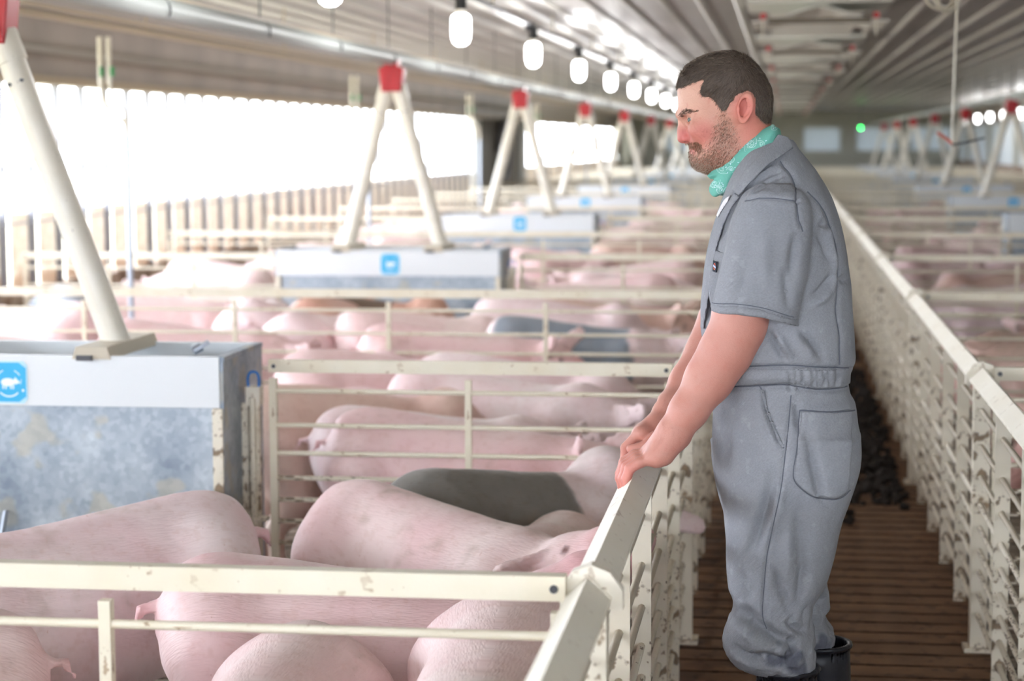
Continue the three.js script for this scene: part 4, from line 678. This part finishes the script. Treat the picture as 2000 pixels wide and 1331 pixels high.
// boots
const boots = mat({ color: rgb(30, 32, 40), roughness: 0.42, bumpMap: grainBump, bumpScale: 0.001 });
for (const [pts, Z, cz] of [[[[1536, 1300], [1540, 1500], [1542, 1690]], MZ - 0.09, 0.09], [[[1600, 1252], [1612, 1450], [1618, 1680]], MZ + 0.10, -0.10]]) {
  const [a, b] = pts.map((p) => V(p[0], p[1], Z)), q = [b[0] + 0.02, 0.07, cz], toe = [q[0] - 0.17, 0.045, cz];
  const f = (p) => { let d = smin(cap(p, a, [b[0], b[1], cz], 0.066, 0.058), cap(p, [b[0], b[1], cz], q, 0.058, 0.05), 0.03); d = smin(d, cap(p, q, toe, 0.05, 0.042), 0.03); d = smin(d, Math.abs(Math.hypot(p[0] - a[0], p[2] - cz) - 0.066) < 0.2 ? Math.hypot(Math.hypot(p[0] - a[0], p[2] - cz) - 0.067, p[1] - a[1] + 0.006) - 0.006 : 1, 0.004); return Math.max(d, p[1] - a[1], -p[1] + 0.002, -Math.max(Math.hypot(p[0] - a[0], p[2] - cz) - 0.06, a[1] - 0.03 - p[1])); };
  part(man, 'boot', nets(f, [toe[0] - 0.06, -0.004, cz - 0.09], [q[0] + 0.1, a[1] + 0.03, cz + 0.09], 0.006, { look: () => [1, 1, 1] }), boots);
}

// head: the profile swelled out to the width of a head, with nose, brows, eyes and ears joined on
const PROFILE = poly([[1323, 175], [1326, 160], [1333, 146], [1345, 130], [1366, 117], [1390, 107.5], [1414, 104.5], [1434, 105], [1453, 113], [1473, 128], [1490, 149], [1501, 172], [1505.5, 193], [1505, 216], [1504, 239], [1514, 262], [1505, 300], [1445, 352], [1402, 352], [1384, 340], [1375, 337], [1362, 332], [1352, 325], [1348, 316], [1346.5, 306], [1348.5, 299], [1350, 295], [1349, 291], [1347, 287], [1346, 281], [1345, 270], [1341, 252], [1333, 240], [1325, 229], [1323.5, 216], [1323.5, 196]]);
const WID = [[1335, 150, 0.058, 0.055], [1335, 195, 0.058, 0.05], [1400, 150, 0.078, 0.07], [1460, 160, 0.08, 0.07], [1490, 210, 0.07, 0.06], [1430, 210, 0.076, 0.07], [1345, 232, 0.05, 0.040], [1385, 235, 0.070, 0.06], [1360, 262, 0.056, 0.040], [1350, 292, 0.040, 0.035], [1390, 290, 0.064, 0.055], [1360, 325, 0.042, 0.035], [1420, 310, 0.062, 0.055], [1470, 260, 0.060, 0.055], [1490, 300, 0.058, 0.05]].map(([x, y, w, r]) => [...V(x, y).slice(0, 2), w, r]);
let lastX = NaN, lastY = NaN, lastD = 0, lastW = 0, lastR = 0;
function skull(p) {
  const [x, y, z] = p;
  if (x !== lastX || y !== lastY) { lastX = x; lastY = y; lastD = sdPoly(PROFILE, x, y); let s = 0, w = 0, r = 0; for (const q of WID) { const k = 1 / ((x - q[0]) ** 2 + (y - q[1]) ** 2 + 2e-4) ** 1.5; s += k; w += k * q[2]; r += k * q[3]; } lastW = w / s; lastR = r / s; }
  const d = lastD, az = Math.abs(z);
  if (d >= 0) return Math.hypot(d, az * 0.2);
  const t = Math.min(1, -d / lastR), H = lastW * Math.sqrt(1 - (1 - t) ** 2), sl = t < 1 ? lastW / lastR * (1 - t) / Math.max(0.08, Math.sqrt(1 - (1 - t) ** 2)) : 0;
  return (az - H) / Math.sqrt(1 + sl * sl);
}
const H2 = (px, py, z) => [...V(px, py).slice(0, 2), z];
const nose = [[H2(1331, 238, 0), H2(1332.5, 256, 0), 0.0075, 0.009], [H2(1332.5, 256, 0), H2(1332, 270, 0), 0.009, 0.0098], [H2(1342, 240, 0), H2(1341, 266, 0), 0.011, 0.0145]], ala = H2(1343.5, 270, 0.0125), brow = [H2(1327, 224, 0.008), H2(1346, 219, 0.036)], cheek = H2(1374, 253, 0.047), earC = H2(1457, 213, 0.085), eyeC = H2(1354, 233.5, 0.031);
const ct = Math.cos(0.16), st = Math.sin(0.16);
function head(p) {
  const az = Math.abs(p[2]), q = [p[0], p[1], az];
  let d = skull(p);
  if (d > 0.06) return d;
  d = smin(d, ell(q, cheek, [0.026, 0.022, 0.016]), 0.02);
  d = smin(d, cap(q, brow[0], brow[1], 0.0075, 0.006), 0.010);
  d = smax(d, -ell(q, H2(1346, 235, 0.031), [0.017, 0.0085, 0.012]), 0.010);
  for (const [a, b, ra, rb] of nose) d = smin(d, cap(q, a, b, ra, rb), 0.008);
  d = smin(d, ell(q, ala, [0.0095, 0.0075, 0.0068]), 0.004);
  d = smax(d, -ell(q, H2(1342, 276.5, 0.0085), [0.0045, 0.003, 0.0035]), 0.002);
  d = smax(d, -cap(q, H2(1356, 264, 0.03), H2(1370, 284, 0.036), 0.003, 0.003), 0.008);                 // fold beside the mouth
  d = smin(d, cap(q, H2(1350.5, 290.5, 0), H2(1362, 292, 0.021), 0.004, 0.002), 0.005); d = smin(d, cap(q, H2(1351, 297.5, 0), H2(1362, 295.5, 0.02), 0.005, 0.002), 0.005); d = smax(d, -cap(q, H2(1345, 294.2, 0), H2(1365, 294, 0.024), 0.0012, 0.0008), 0.0025);
  d = smin(d, ell(q, eyeC, [0.0125, 0.0105, 0.0115]), 0.002);                                              // lids around the eyeball
  d = smax(d, -ell(q, H2(1347, 233, 0.0385), [0.0074, 0.0027, 0.0078]), 0.0015);
  // ear
  const ex0 = p[0] - earC[0], ey0 = p[1] - earC[1], ex = ex0 * ct - ey0 * st, ey = ex0 * st + ey0 * ct, ez = az - earC[2] - ex * 0.5;
  if (Math.hypot(ex, ey) < 0.05 && Math.abs(ez) < 0.05) {
    const wid = ey > 0 ? 0.0165 : 0.0165 - 0.004 * clamp(-ey / 0.03), k = Math.hypot(ex / wid, ey / 0.031), de = (k - 1) * 0.016;
    let e = smax(de, Math.max(ez - 0.007, -ez - 0.016), 0.004);
    e = smin(e, Math.hypot(de + 0.003, ez - 0.005) - 0.0034, 0.002);
    const c2 = Math.hypot((ex + 0.002) / 0.0105, (ey - 0.001) / 0.019); e = smax(e, -Math.max((c2 - 1) * 0.010, -ez - 0.0045), 0.003);
    e = smin(e, cap([ex, ey, ez], [0.001, 0.017, 0.002], [0.0075, 0.002, 0.0035], 0.0026, 0.003), 0.003); e = smin(e, cap([ex, ey, ez], [0.0075, 0.002, 0.0035], [0.0015, -0.014, 0.002], 0.003, 0.0028), 0.003);
    e = smin(e, ell([ex, ey, ez], [-0.013, -0.004, 0.003], [0.004, 0.006, 0.004]), 0.003);
    d = smin(d, e, 0.005);
  }
  return d;
}
const HAIR = poly([[1318, 176], [1345, 171], [1366, 163], [1374, 160], [1370, 170], [1367, 182], [1374, 192], [1392, 194], [1400, 204], [1410, 219], [1419, 222], [1427, 207], [1438, 193], [1447, 186], [1458, 181], [1470, 186], [1475, 200], [1474, 215], [1476, 226], [1484, 234], [1494, 243], [1515, 244], [1530, 180], [1500, 100], [1420, 80], [1340, 100], [1315, 140]]);
const BEARD = poly([[1409, 221], [1420, 224], [1428, 234], [1440, 260], [1448, 284], [1440, 320], [1400, 356], [1370, 350], [1338, 330], [1338, 300], [1352, 297], [1364, 300], [1376, 302], [1386, 280], [1396, 258], [1404, 240]]), STACHE = poly([[1336, 280], [1348, 277], [1364, 276], [1373, 284], [1376, 302], [1366, 298], [1356, 291], [1344, 291]]), BROW = poly([[1325, 226], [1332, 219], [1340, 214], [1352, 216], [1365, 218], [1352, 222], [1342, 223], [1331, 229]]);
const far2 = (x, y, px, py, r) => { const a = V(px, py); return step(r, r * 0.2, Math.hypot(x - a[0], y - a[1])); };
function skinTone(x, y, z) {
  let c = mix3(L(204, 148, 128), L(212, 160, 140), fbm(x * 40, y * 40, z * 40));
  c = mix3(c, L(202, 104, 100), 0.85 * far2(x, y, 1336, 268, 0.034)); c = mix3(c, L(200, 112, 102), 0.75 * far2(x, y, 1374, 262, 0.045)); c = mix3(c, L(204, 110, 100), 0.85 * far2(x, y, 1458, 213, 0.046)); c = mix3(c, L(204, 110, 94), 0.7 * far2(x, y, 1475, 262, 0.06)); c = mix3(c, L(216, 170, 150), 0.7 * far2(x, y, 1345, 190, 0.05));
  const lips = Math.max(0, far2(x, y, 1354, 295, 0.012)); c = mix3(c, L(190, 92, 88), lips * 0.8);
  const b = Math.min(sdPoly(BEARD, x, y), sdPoly(STACHE, x, y)); c = mix3(c, L(168, 116, 96), 0.5 * step(0.010, -0.018, b));
  return mix3(c, L(196, 120, 104), 0.4 * step(0.55, 0.75, fbm(x * 110, y * 110, z * 110)));
}
const skin = phys({ vertexColors: true, roughness: 0.5, bumpMap: poreBump, bumpScale: 0.0004, sheen: 0.15, sheenColor: new THREE.Color(1, 0.9, 0.85), sheenRoughness: 0.5 });
const skinUv = (x, y, z) => [(x + z) * 14, (y + z * 0.5) * 14];
const hb = [H2(1315, 365, 0), H2(1530, 90, 0)];
const headG = nets(head, [hb[0][0], hb[0][1], -0.105], [hb[1][0], hb[1][1], 0.105], 0.0021, { look: skinTone, uv: skinUv });
// arms and hands: chains of tapering joints
const arm = (list, k = 0.02) => (p) => { let d = 1; for (let i = 0; i < list.length - 1; i++) d = smin(d, cap(p, list[i][0], list[i + 1][0], list[i][1], list[i + 1][1]), k); return d; };
const J = (px, py, Z, r) => [V(px, py, Z), r];
const ZN = MZ - NZ;
const nearArm = arm([J(1490, 470, ZN - 0.0, 0.05), J(1452, 590, ZN, 0.053), J(1442, 640, ZN, 0.050), J(1416, 690, ZN, 0.0485), J(1384, 742, ZN, 0.044), J(1345, 802, ZN - 0.01, 0.034), J(1315, 846, ZN - 0.01, 0.0295)], 0.03);
const farArm = arm([J(1480, 470, MZ + NZ, 0.05), J(1425, 600, MZ + 0.15, 0.052), J(1408, 645, MZ + 0.14, 0.050), J(1385, 692, MZ + 0.12, 0.047), J(1350, 748, MZ + 0.08, 0.042), J(1312, 802, MZ + 0.02, 0.033), J(1284, 838, MZ - 0.02, 0.028)], 0.03);
function hand(wrist, knuckles, fingers, palmR, extra) {   // finger: joints and radii
  const chains = fingers.map((f) => arm(f, 0.004));
  return (p) => {
    let d = 1; for (const k of knuckles) d = smin(d, cap(p, wrist[0], k[0], wrist[1], k[1]), 0.014);
    let e = 1; for (const c of chains) e = Math.min(e, c(p)); d = smin(d, e, 0.006);
    for (const c of extra ?? []) d = smin(d, c(p), 0.006);
    return d;
  };
}
const nF = [0, 1, 2, 3].map((i) => { const Z = ZN - 0.03 + i * 0.0205, l = [0.92, 1.02, 1.08, 1.02][i], q = (x, y) => [1262 + (x - 1262) * l - i * 2.5, 896 + (y - 896) * l - i * 5]; return [J(1276 - i * 2, 895 - i * 4, Z, 0.0125), J(...q(1248, 904), Z, 0.0118), J(...q(1227, 918), Z, 0.0108), J(...q(1219, 940), Z, 0.0096), J(...q(1222, 957), Z, 0.0085)]; });
const nearHand = hand(J(1316, 848, ZN - 0.01, 0.0285), [J(1276, 892, ZN - 0.028, 0.0165), J(1272, 888, ZN - 0.0095, 0.0165), J(1270, 884, ZN + 0.011, 0.0165), J(1268, 880, ZN + 0.031, 0.016), J(1296, 889, ZN - 0.026, 0.0225), J(1280, 897, ZN - 0.03, 0.0165)], nF, 0.02, [arm([J(1300, 866, ZN + 0.035, 0.015), J(1274, 880, ZN + 0.06, 0.0125), J(1254, 888, ZN + 0.064, 0.0105), J(1240, 893, ZN + 0.064, 0.009)], 0.004)]);
const ZF = MZ - 0.045;
const fF = [0, 1, 2, 3].map((i) => { const Z = ZF - 0.012 + i * 0.0205, l = [1.0, 1.05, 0.97, 0.82][i], q = (x, y) => [1246 + (x - 1246) * l, 848 + (y - 848) * l]; return [J(1258, 846 + i * 2, Z, 0.0115), J(...q(1244, 851), Z, 0.0112), J(...q(1222, 874), Z, 0.0098), J(...q(1220, 898), Z, 0.0088), J(...q(1227, 918), Z, 0.0075)]; });
const farHand = hand(J(1284, 838, MZ - 0.02, 0.027), [J(1254, 847, ZF - 0.012, 0.018), J(1252, 846, ZF + 0.01, 0.0185), J(1254, 848, ZF + 0.03, 0.0185), J(1258, 852, ZF + 0.048, 0.018)], fF, 0.02, [arm([J(1280, 856, ZF - 0.03, 0.0155), J(1262, 872, ZF - 0.036, 0.0125), J(1246, 876, ZF - 0.036, 0.0108), J(1232, 877, ZF - 0.034, 0.0095)], 0.004)]);
const limbTone = (x, y, z) => { let c = mix3(L(206, 150, 134), L(196, 128, 114), fbm(x * 14, y * 14, z * 14));  c = mix3(c, L(222, 130, 122), 0.45 * far2(x, y, 1235, 905, 0.06)); return mix3(c, L(200, 120, 106), 0.25 * step(0.5, 0.8, fbm(x * 120, y * 120, z * 120))); };
const bounds = (pts, m) => [[0, 1, 2].map((c) => Math.min(...pts.map((p) => p[c])) - m), [0, 1, 2].map((c) => Math.max(...pts.map((p) => p[c])) + m)];
const limbs = [];
for (const [a, h, Z, wz] of [[nearArm, nearHand, ZN, ZN - 0.01], [farArm, farHand, MZ + 0.15, MZ - 0.02]]) {
  const both = (p) => smin(a(p), h(p), 0.012), wr = V(1320, 815, wz)[0] + (Z > MZ ? -0.03 : 0);
  const [l1, h1] = Z < MZ ? bounds([V(1500, 470, ZN), V(1325, 870, ZN)], 0.075) : bounds([V(1490, 470, MZ + NZ), V(1290, 860, MZ - 0.03)], 0.075);
  const [l2, h2] = bounds([V(1212, 970, ZN), V(1330, 800, ZF)], 0.05);
  const rough = (p) => 0.0014 * (fbm(p[0] * 40, p[1] * 40, p[2] * 40) - 0.5);
  limbs.push(nets((p) => Math.max(both(p), wr - 0.012 - p[0]), l1, h1, 0.004, { look: limbTone, uv: skinUv, push: rough }), nets((p) => Math.max(both(p), p[0] - wr - 0.012), l2, h2, 0.0024, { look: limbTone, uv: skinUv, push: rough }));
}
part(man, 'body', mergeGeometries([headG, ...limbs]), skin).userData.label = 'ruddy skin of head, arms and hands';
// eyes
for (const s of [-1, 1]) {
  const e = part(man, 'eye', new THREE.SphereGeometry(0.0106, 20, 14), mat({ color: rgb(176, 156, 148), roughness: 0.25 }), [eyeC[0], eyeC[1], s * eyeC[2]]);
  part(e, 'iris', new THREE.SphereGeometry(0.0066, 14, 10), mat({ color: rgb(96, 108, 102), roughness: 0.15 }), [-0.0040, -0.0012, s * 0.0034]); part(e, 'pupil', new THREE.SphereGeometry(0.0028, 10, 8), M.black, [-0.0066, -0.0018, s * 0.0060]);
}
// hair: a close shell, then short strands over it
const hairField = (p) => { const s = sdPoly(HAIR, p[0], p[1]) + 0.007 * (fbm(p[0] * 130, p[1] * 130, 1) - 0.45); return smax(skull(p) - 0.0046 * clamp(-s / 0.018), s, 0.003); };
const hairShell = nets((p) => hairField(p), [hb[0][0], V(1400, 250)[1], -0.105], [hb[1][0], hb[1][1], 0.105], 0.0028, { look: (x, y, z) => mix3(L(66, 56, 49), L(98, 85, 76), fbm(x * 60, y * 60, z * 60)), push: (p) => 0.0016 * (fbm(p[0] * 120, p[1] * 60, p[2] * 120) - 0.5) });
part(man, 'hair', hairShell, mat({ vertexColors: true, roughness: 0.75 }));
function strands(src, inside, n, len, rad, dir, tones, seed) {
  const r = rng(seed), P = src.attributes.position, N = src.attributes.normal, pos = [], idx = [], col = [], pick = [];
  for (let i = 0; i < P.count; i++) if (inside(P.getX(i), P.getY(i), P.getZ(i))) pick.push(i);
  const nn = new THREE.Vector3(), d = new THREE.Vector3(), a = new THREE.Vector3(), b = new THREE.Vector3(), o = new THREE.Vector3();
  for (let k = 0; k < n; k++) {
    const i = pick[Math.floor(r() * pick.length)]; nn.fromBufferAttribute(N, i); o.fromBufferAttribute(P, i).add(a.set(r() - 0.5, r() - 0.5, r() - 0.5).multiplyScalar(0.003));
    const dd = dir(o.x, o.y, o.z); d.set(dd[0] + (r() - 0.5) * 0.5, dd[1] + (r() - 0.5) * 0.5, dd[2] + (r() - 0.5) * 0.5).addScaledVector(nn, -d.dot(nn)).addScaledVector(nn, dd[3]).normalize();
    a.crossVectors(d, nn).normalize(); b.crossVectors(a, d); const l = len * (0.6 + 0.7 * r()), w = rad * (0.7 + 0.6 * r()), c = tones(o.x, o.y, r()), v = pos.length / 3;
    for (let q = 0; q < 3; q++) { const t = q * 2.094; pos.push(o.x + (a.x * Math.cos(t) + b.x * Math.sin(t)) * w, o.y + (a.y * Math.cos(t) + b.y * Math.sin(t)) * w, o.z + (a.z * Math.cos(t) + b.z * Math.sin(t)) * w); col.push(...c); }
    pos.push(o.x + d.x * l - nn.x * l * 0.15, o.y + d.y * l - nn.y * l * 0.15, o.z + d.z * l - nn.z * l * 0.15); col.push(...c); idx.push(v, v + 1, v + 3, v + 1, v + 2, v + 3, v + 2, v, v + 3);
  }
  const g = new THREE.BufferGeometry(); g.setAttribute('position', new THREE.BufferAttribute(new Float32Array(pos), 3)); g.setAttribute('color', new THREE.BufferAttribute(new Float32Array(col), 3)); g.setIndex(idx); g.computeVertexNormals();
  return g;
}
const strandMat = mat({ vertexColors: true, roughness: 0.55 });
const earY = V(1450, 215)[1];
const stuff = (name, g) => { const o = part(man, name, g, strandMat); o.userData.kind = 'stuff'; };
stuff('hair_strands', strands(hairShell, () => true, 26000, 0.0092, 0.00034, (x, y) => { const t = V(1455, 130), dx = x - t[0], dy = y - t[1], l = Math.hypot(dx, dy) + 0.01; return [dx / l, dy / l - 0.2, 0, 0.2]; }, (x, y, q) => { const grey = step(earY + 0.06, earY - 0.005, y) * 0.75; return q < grey * 0.6 ? L(150, 136, 126) : mix3(L(54, 45, 39), L(132, 113, 98), q); }, 3));
stuff('beard_strands', strands(headG, (x, y, z) => sdPoly(BEARD, x, y) + 0.024 * hash(Math.round(x * 9000), Math.round(y * 9000), Math.round(z * 9000)) ** 1.5 < 0.005, 11000, 0.0050, 0.0003, () => [-0.45, -0.75, 0, 0.45], (x, y, q) => { const chin = far2(x, y, 1360, 325, 0.05); return q < 0.22 + 0.48 * chin ? L(196, 178, 160) : mix3(L(70, 48, 38), L(140, 98, 76), q); }, 4));
stuff('moustache_strands', strands(headG, (x, y) => sdPoly(STACHE, x, y) < 0, 1100, 0.0075, 0.00034, (x) => [0.1, -0.9, 0.2, 0.35], (x, y, q) => mix3(L(124, 92, 70), L(196, 156, 126), q), 5));
stuff('eyebrow_strands', strands(headG, (x, y, z) => sdPoly(BROW, x, y) < 0, 800, 0.0065, 0.00036, (x, y, z) => [0.8, 0.35, Math.sign(z) * 0.4, 0.3], (x, y, q) => mix3(L(84, 64, 54), L(126, 98, 82), q), 6));
// neck gaiter
{
  const G = poly([[1380, 344], [1398, 327], [1414, 312], [1438, 290], [1462, 270], [1490, 252], [1511, 242], [1520, 251], [1526, 268], [1528, 284], [1500, 312], [1470, 342], [1448, 366], [1432, 382], [1416, 383], [1400, 385], [1390, 378], [1386, 369], [1390, 358], [1396, 349], [1388, 349]]);
  let gx = NaN, gy = NaN, gd = 0;
  const ax = V(1400, 360), bx = V(1515, 262), ux = bx[0] - ax[0], uy = bx[1] - ax[1], ul = Math.hypot(ux, uy);
  const f = (p) => { if (p[0] !== gx || p[1] !== gy) { gx = p[0]; gy = p[1]; gd = sdPoly(G, gx, gy); } const s = clamp(((p[0] - ax[0]) * ux + (p[1] - ax[1]) * uy) / ul / ul), W = mix(0.068, 0.082, sm(clamp(s * 1.4))), R = 0.045; if (gd >= 0) return Math.hypot(gd, Math.abs(p[2]) * 0.2); const t = Math.min(1, -gd / R), Hh = W * (0.45 + 0.55 * Math.sqrt(1 - (1 - t) ** 2)); return Math.max((Math.abs(p[2]) - Hh) * 0.7, gd); };
  const folds = (p) => { const s = ((p[0] - ax[0]) * ux + (p[1] - ax[1]) * uy) / ul, n = ((p[0] - ax[0]) * -uy + (p[1] - ax[1]) * ux) / ul + Math.abs(p[2]) * 0.3, w = fbm(s * 14, n * 14, p[2] * 10) * 0.03; return 0.0046 * Math.sin((n + w + s * 0.18) * 170) * step(0.03, -0.02, n) + 0.002 * (fbm(p[0] * 50, p[1] * 50, p[2] * 50) - 0.5); };
  const print = canvas(1024, 1024, (g) => {
    g.fillStyle = '#6cb6a6'; g.fillRect(0, 0, 1024, 1024); const r = rng(9); g.strokeStyle = '#cfeeee'; g.fillStyle = '#cfe6f4'; g.lineCap = 'round';
    for (let k = 0; k < 46; k++) { g.save(); g.translate(r() * 1024, r() * 1024); g.rotate(r() * 7); const s = 30 + 38 * r(); for (const [q, w, dash] of [[1, 4, []], [0.72, 3, [5, 8]], [0.42, 4, []]]) { g.lineWidth = w; g.setLineDash(dash); g.beginPath(); g.moveTo(0, -s * q * 1.5); g.bezierCurveTo(s * q * 1.3, -s * q * 0.6, s * q, s * q, 0, s * q); g.bezierCurveTo(-s * q, s * q, -s * q * 0.8, -s * q * 0.2, -s * q * 0.1, -s * q * 0.5); g.stroke(); } g.setLineDash([]); if (k % 2) for (let j = 0; j < 5; j++) { g.rotate(1.256); g.beginPath(); g.ellipse(0, s * 1.7, 5, 11, 0, 0, 7); g.fill(); } g.restore(); }
  });
  print.wrapS = print.wrapT = THREE.RepeatWrapping;
  const [lo, hi] = bounds(G.map((p) => [p[0], p[1], 0]), 0.015); lo[2] = -0.09; hi[2] = 0.09;
  part(man, 'neck_gaiter', nets(f, lo, hi, 0.003, { push: folds, uv: (x, y, z) => [x * 6.2 + 0.2, y * 6.2] }), mat({ map: print, roughness: 0.85, bumpMap: weaveBump, bumpScale: 0.0003 }));
}

scene.traverse((o) => { if (o.isMesh) { o.castShadow = true; o.receiveShadow = true; } });
renderer.render(scene, camera);
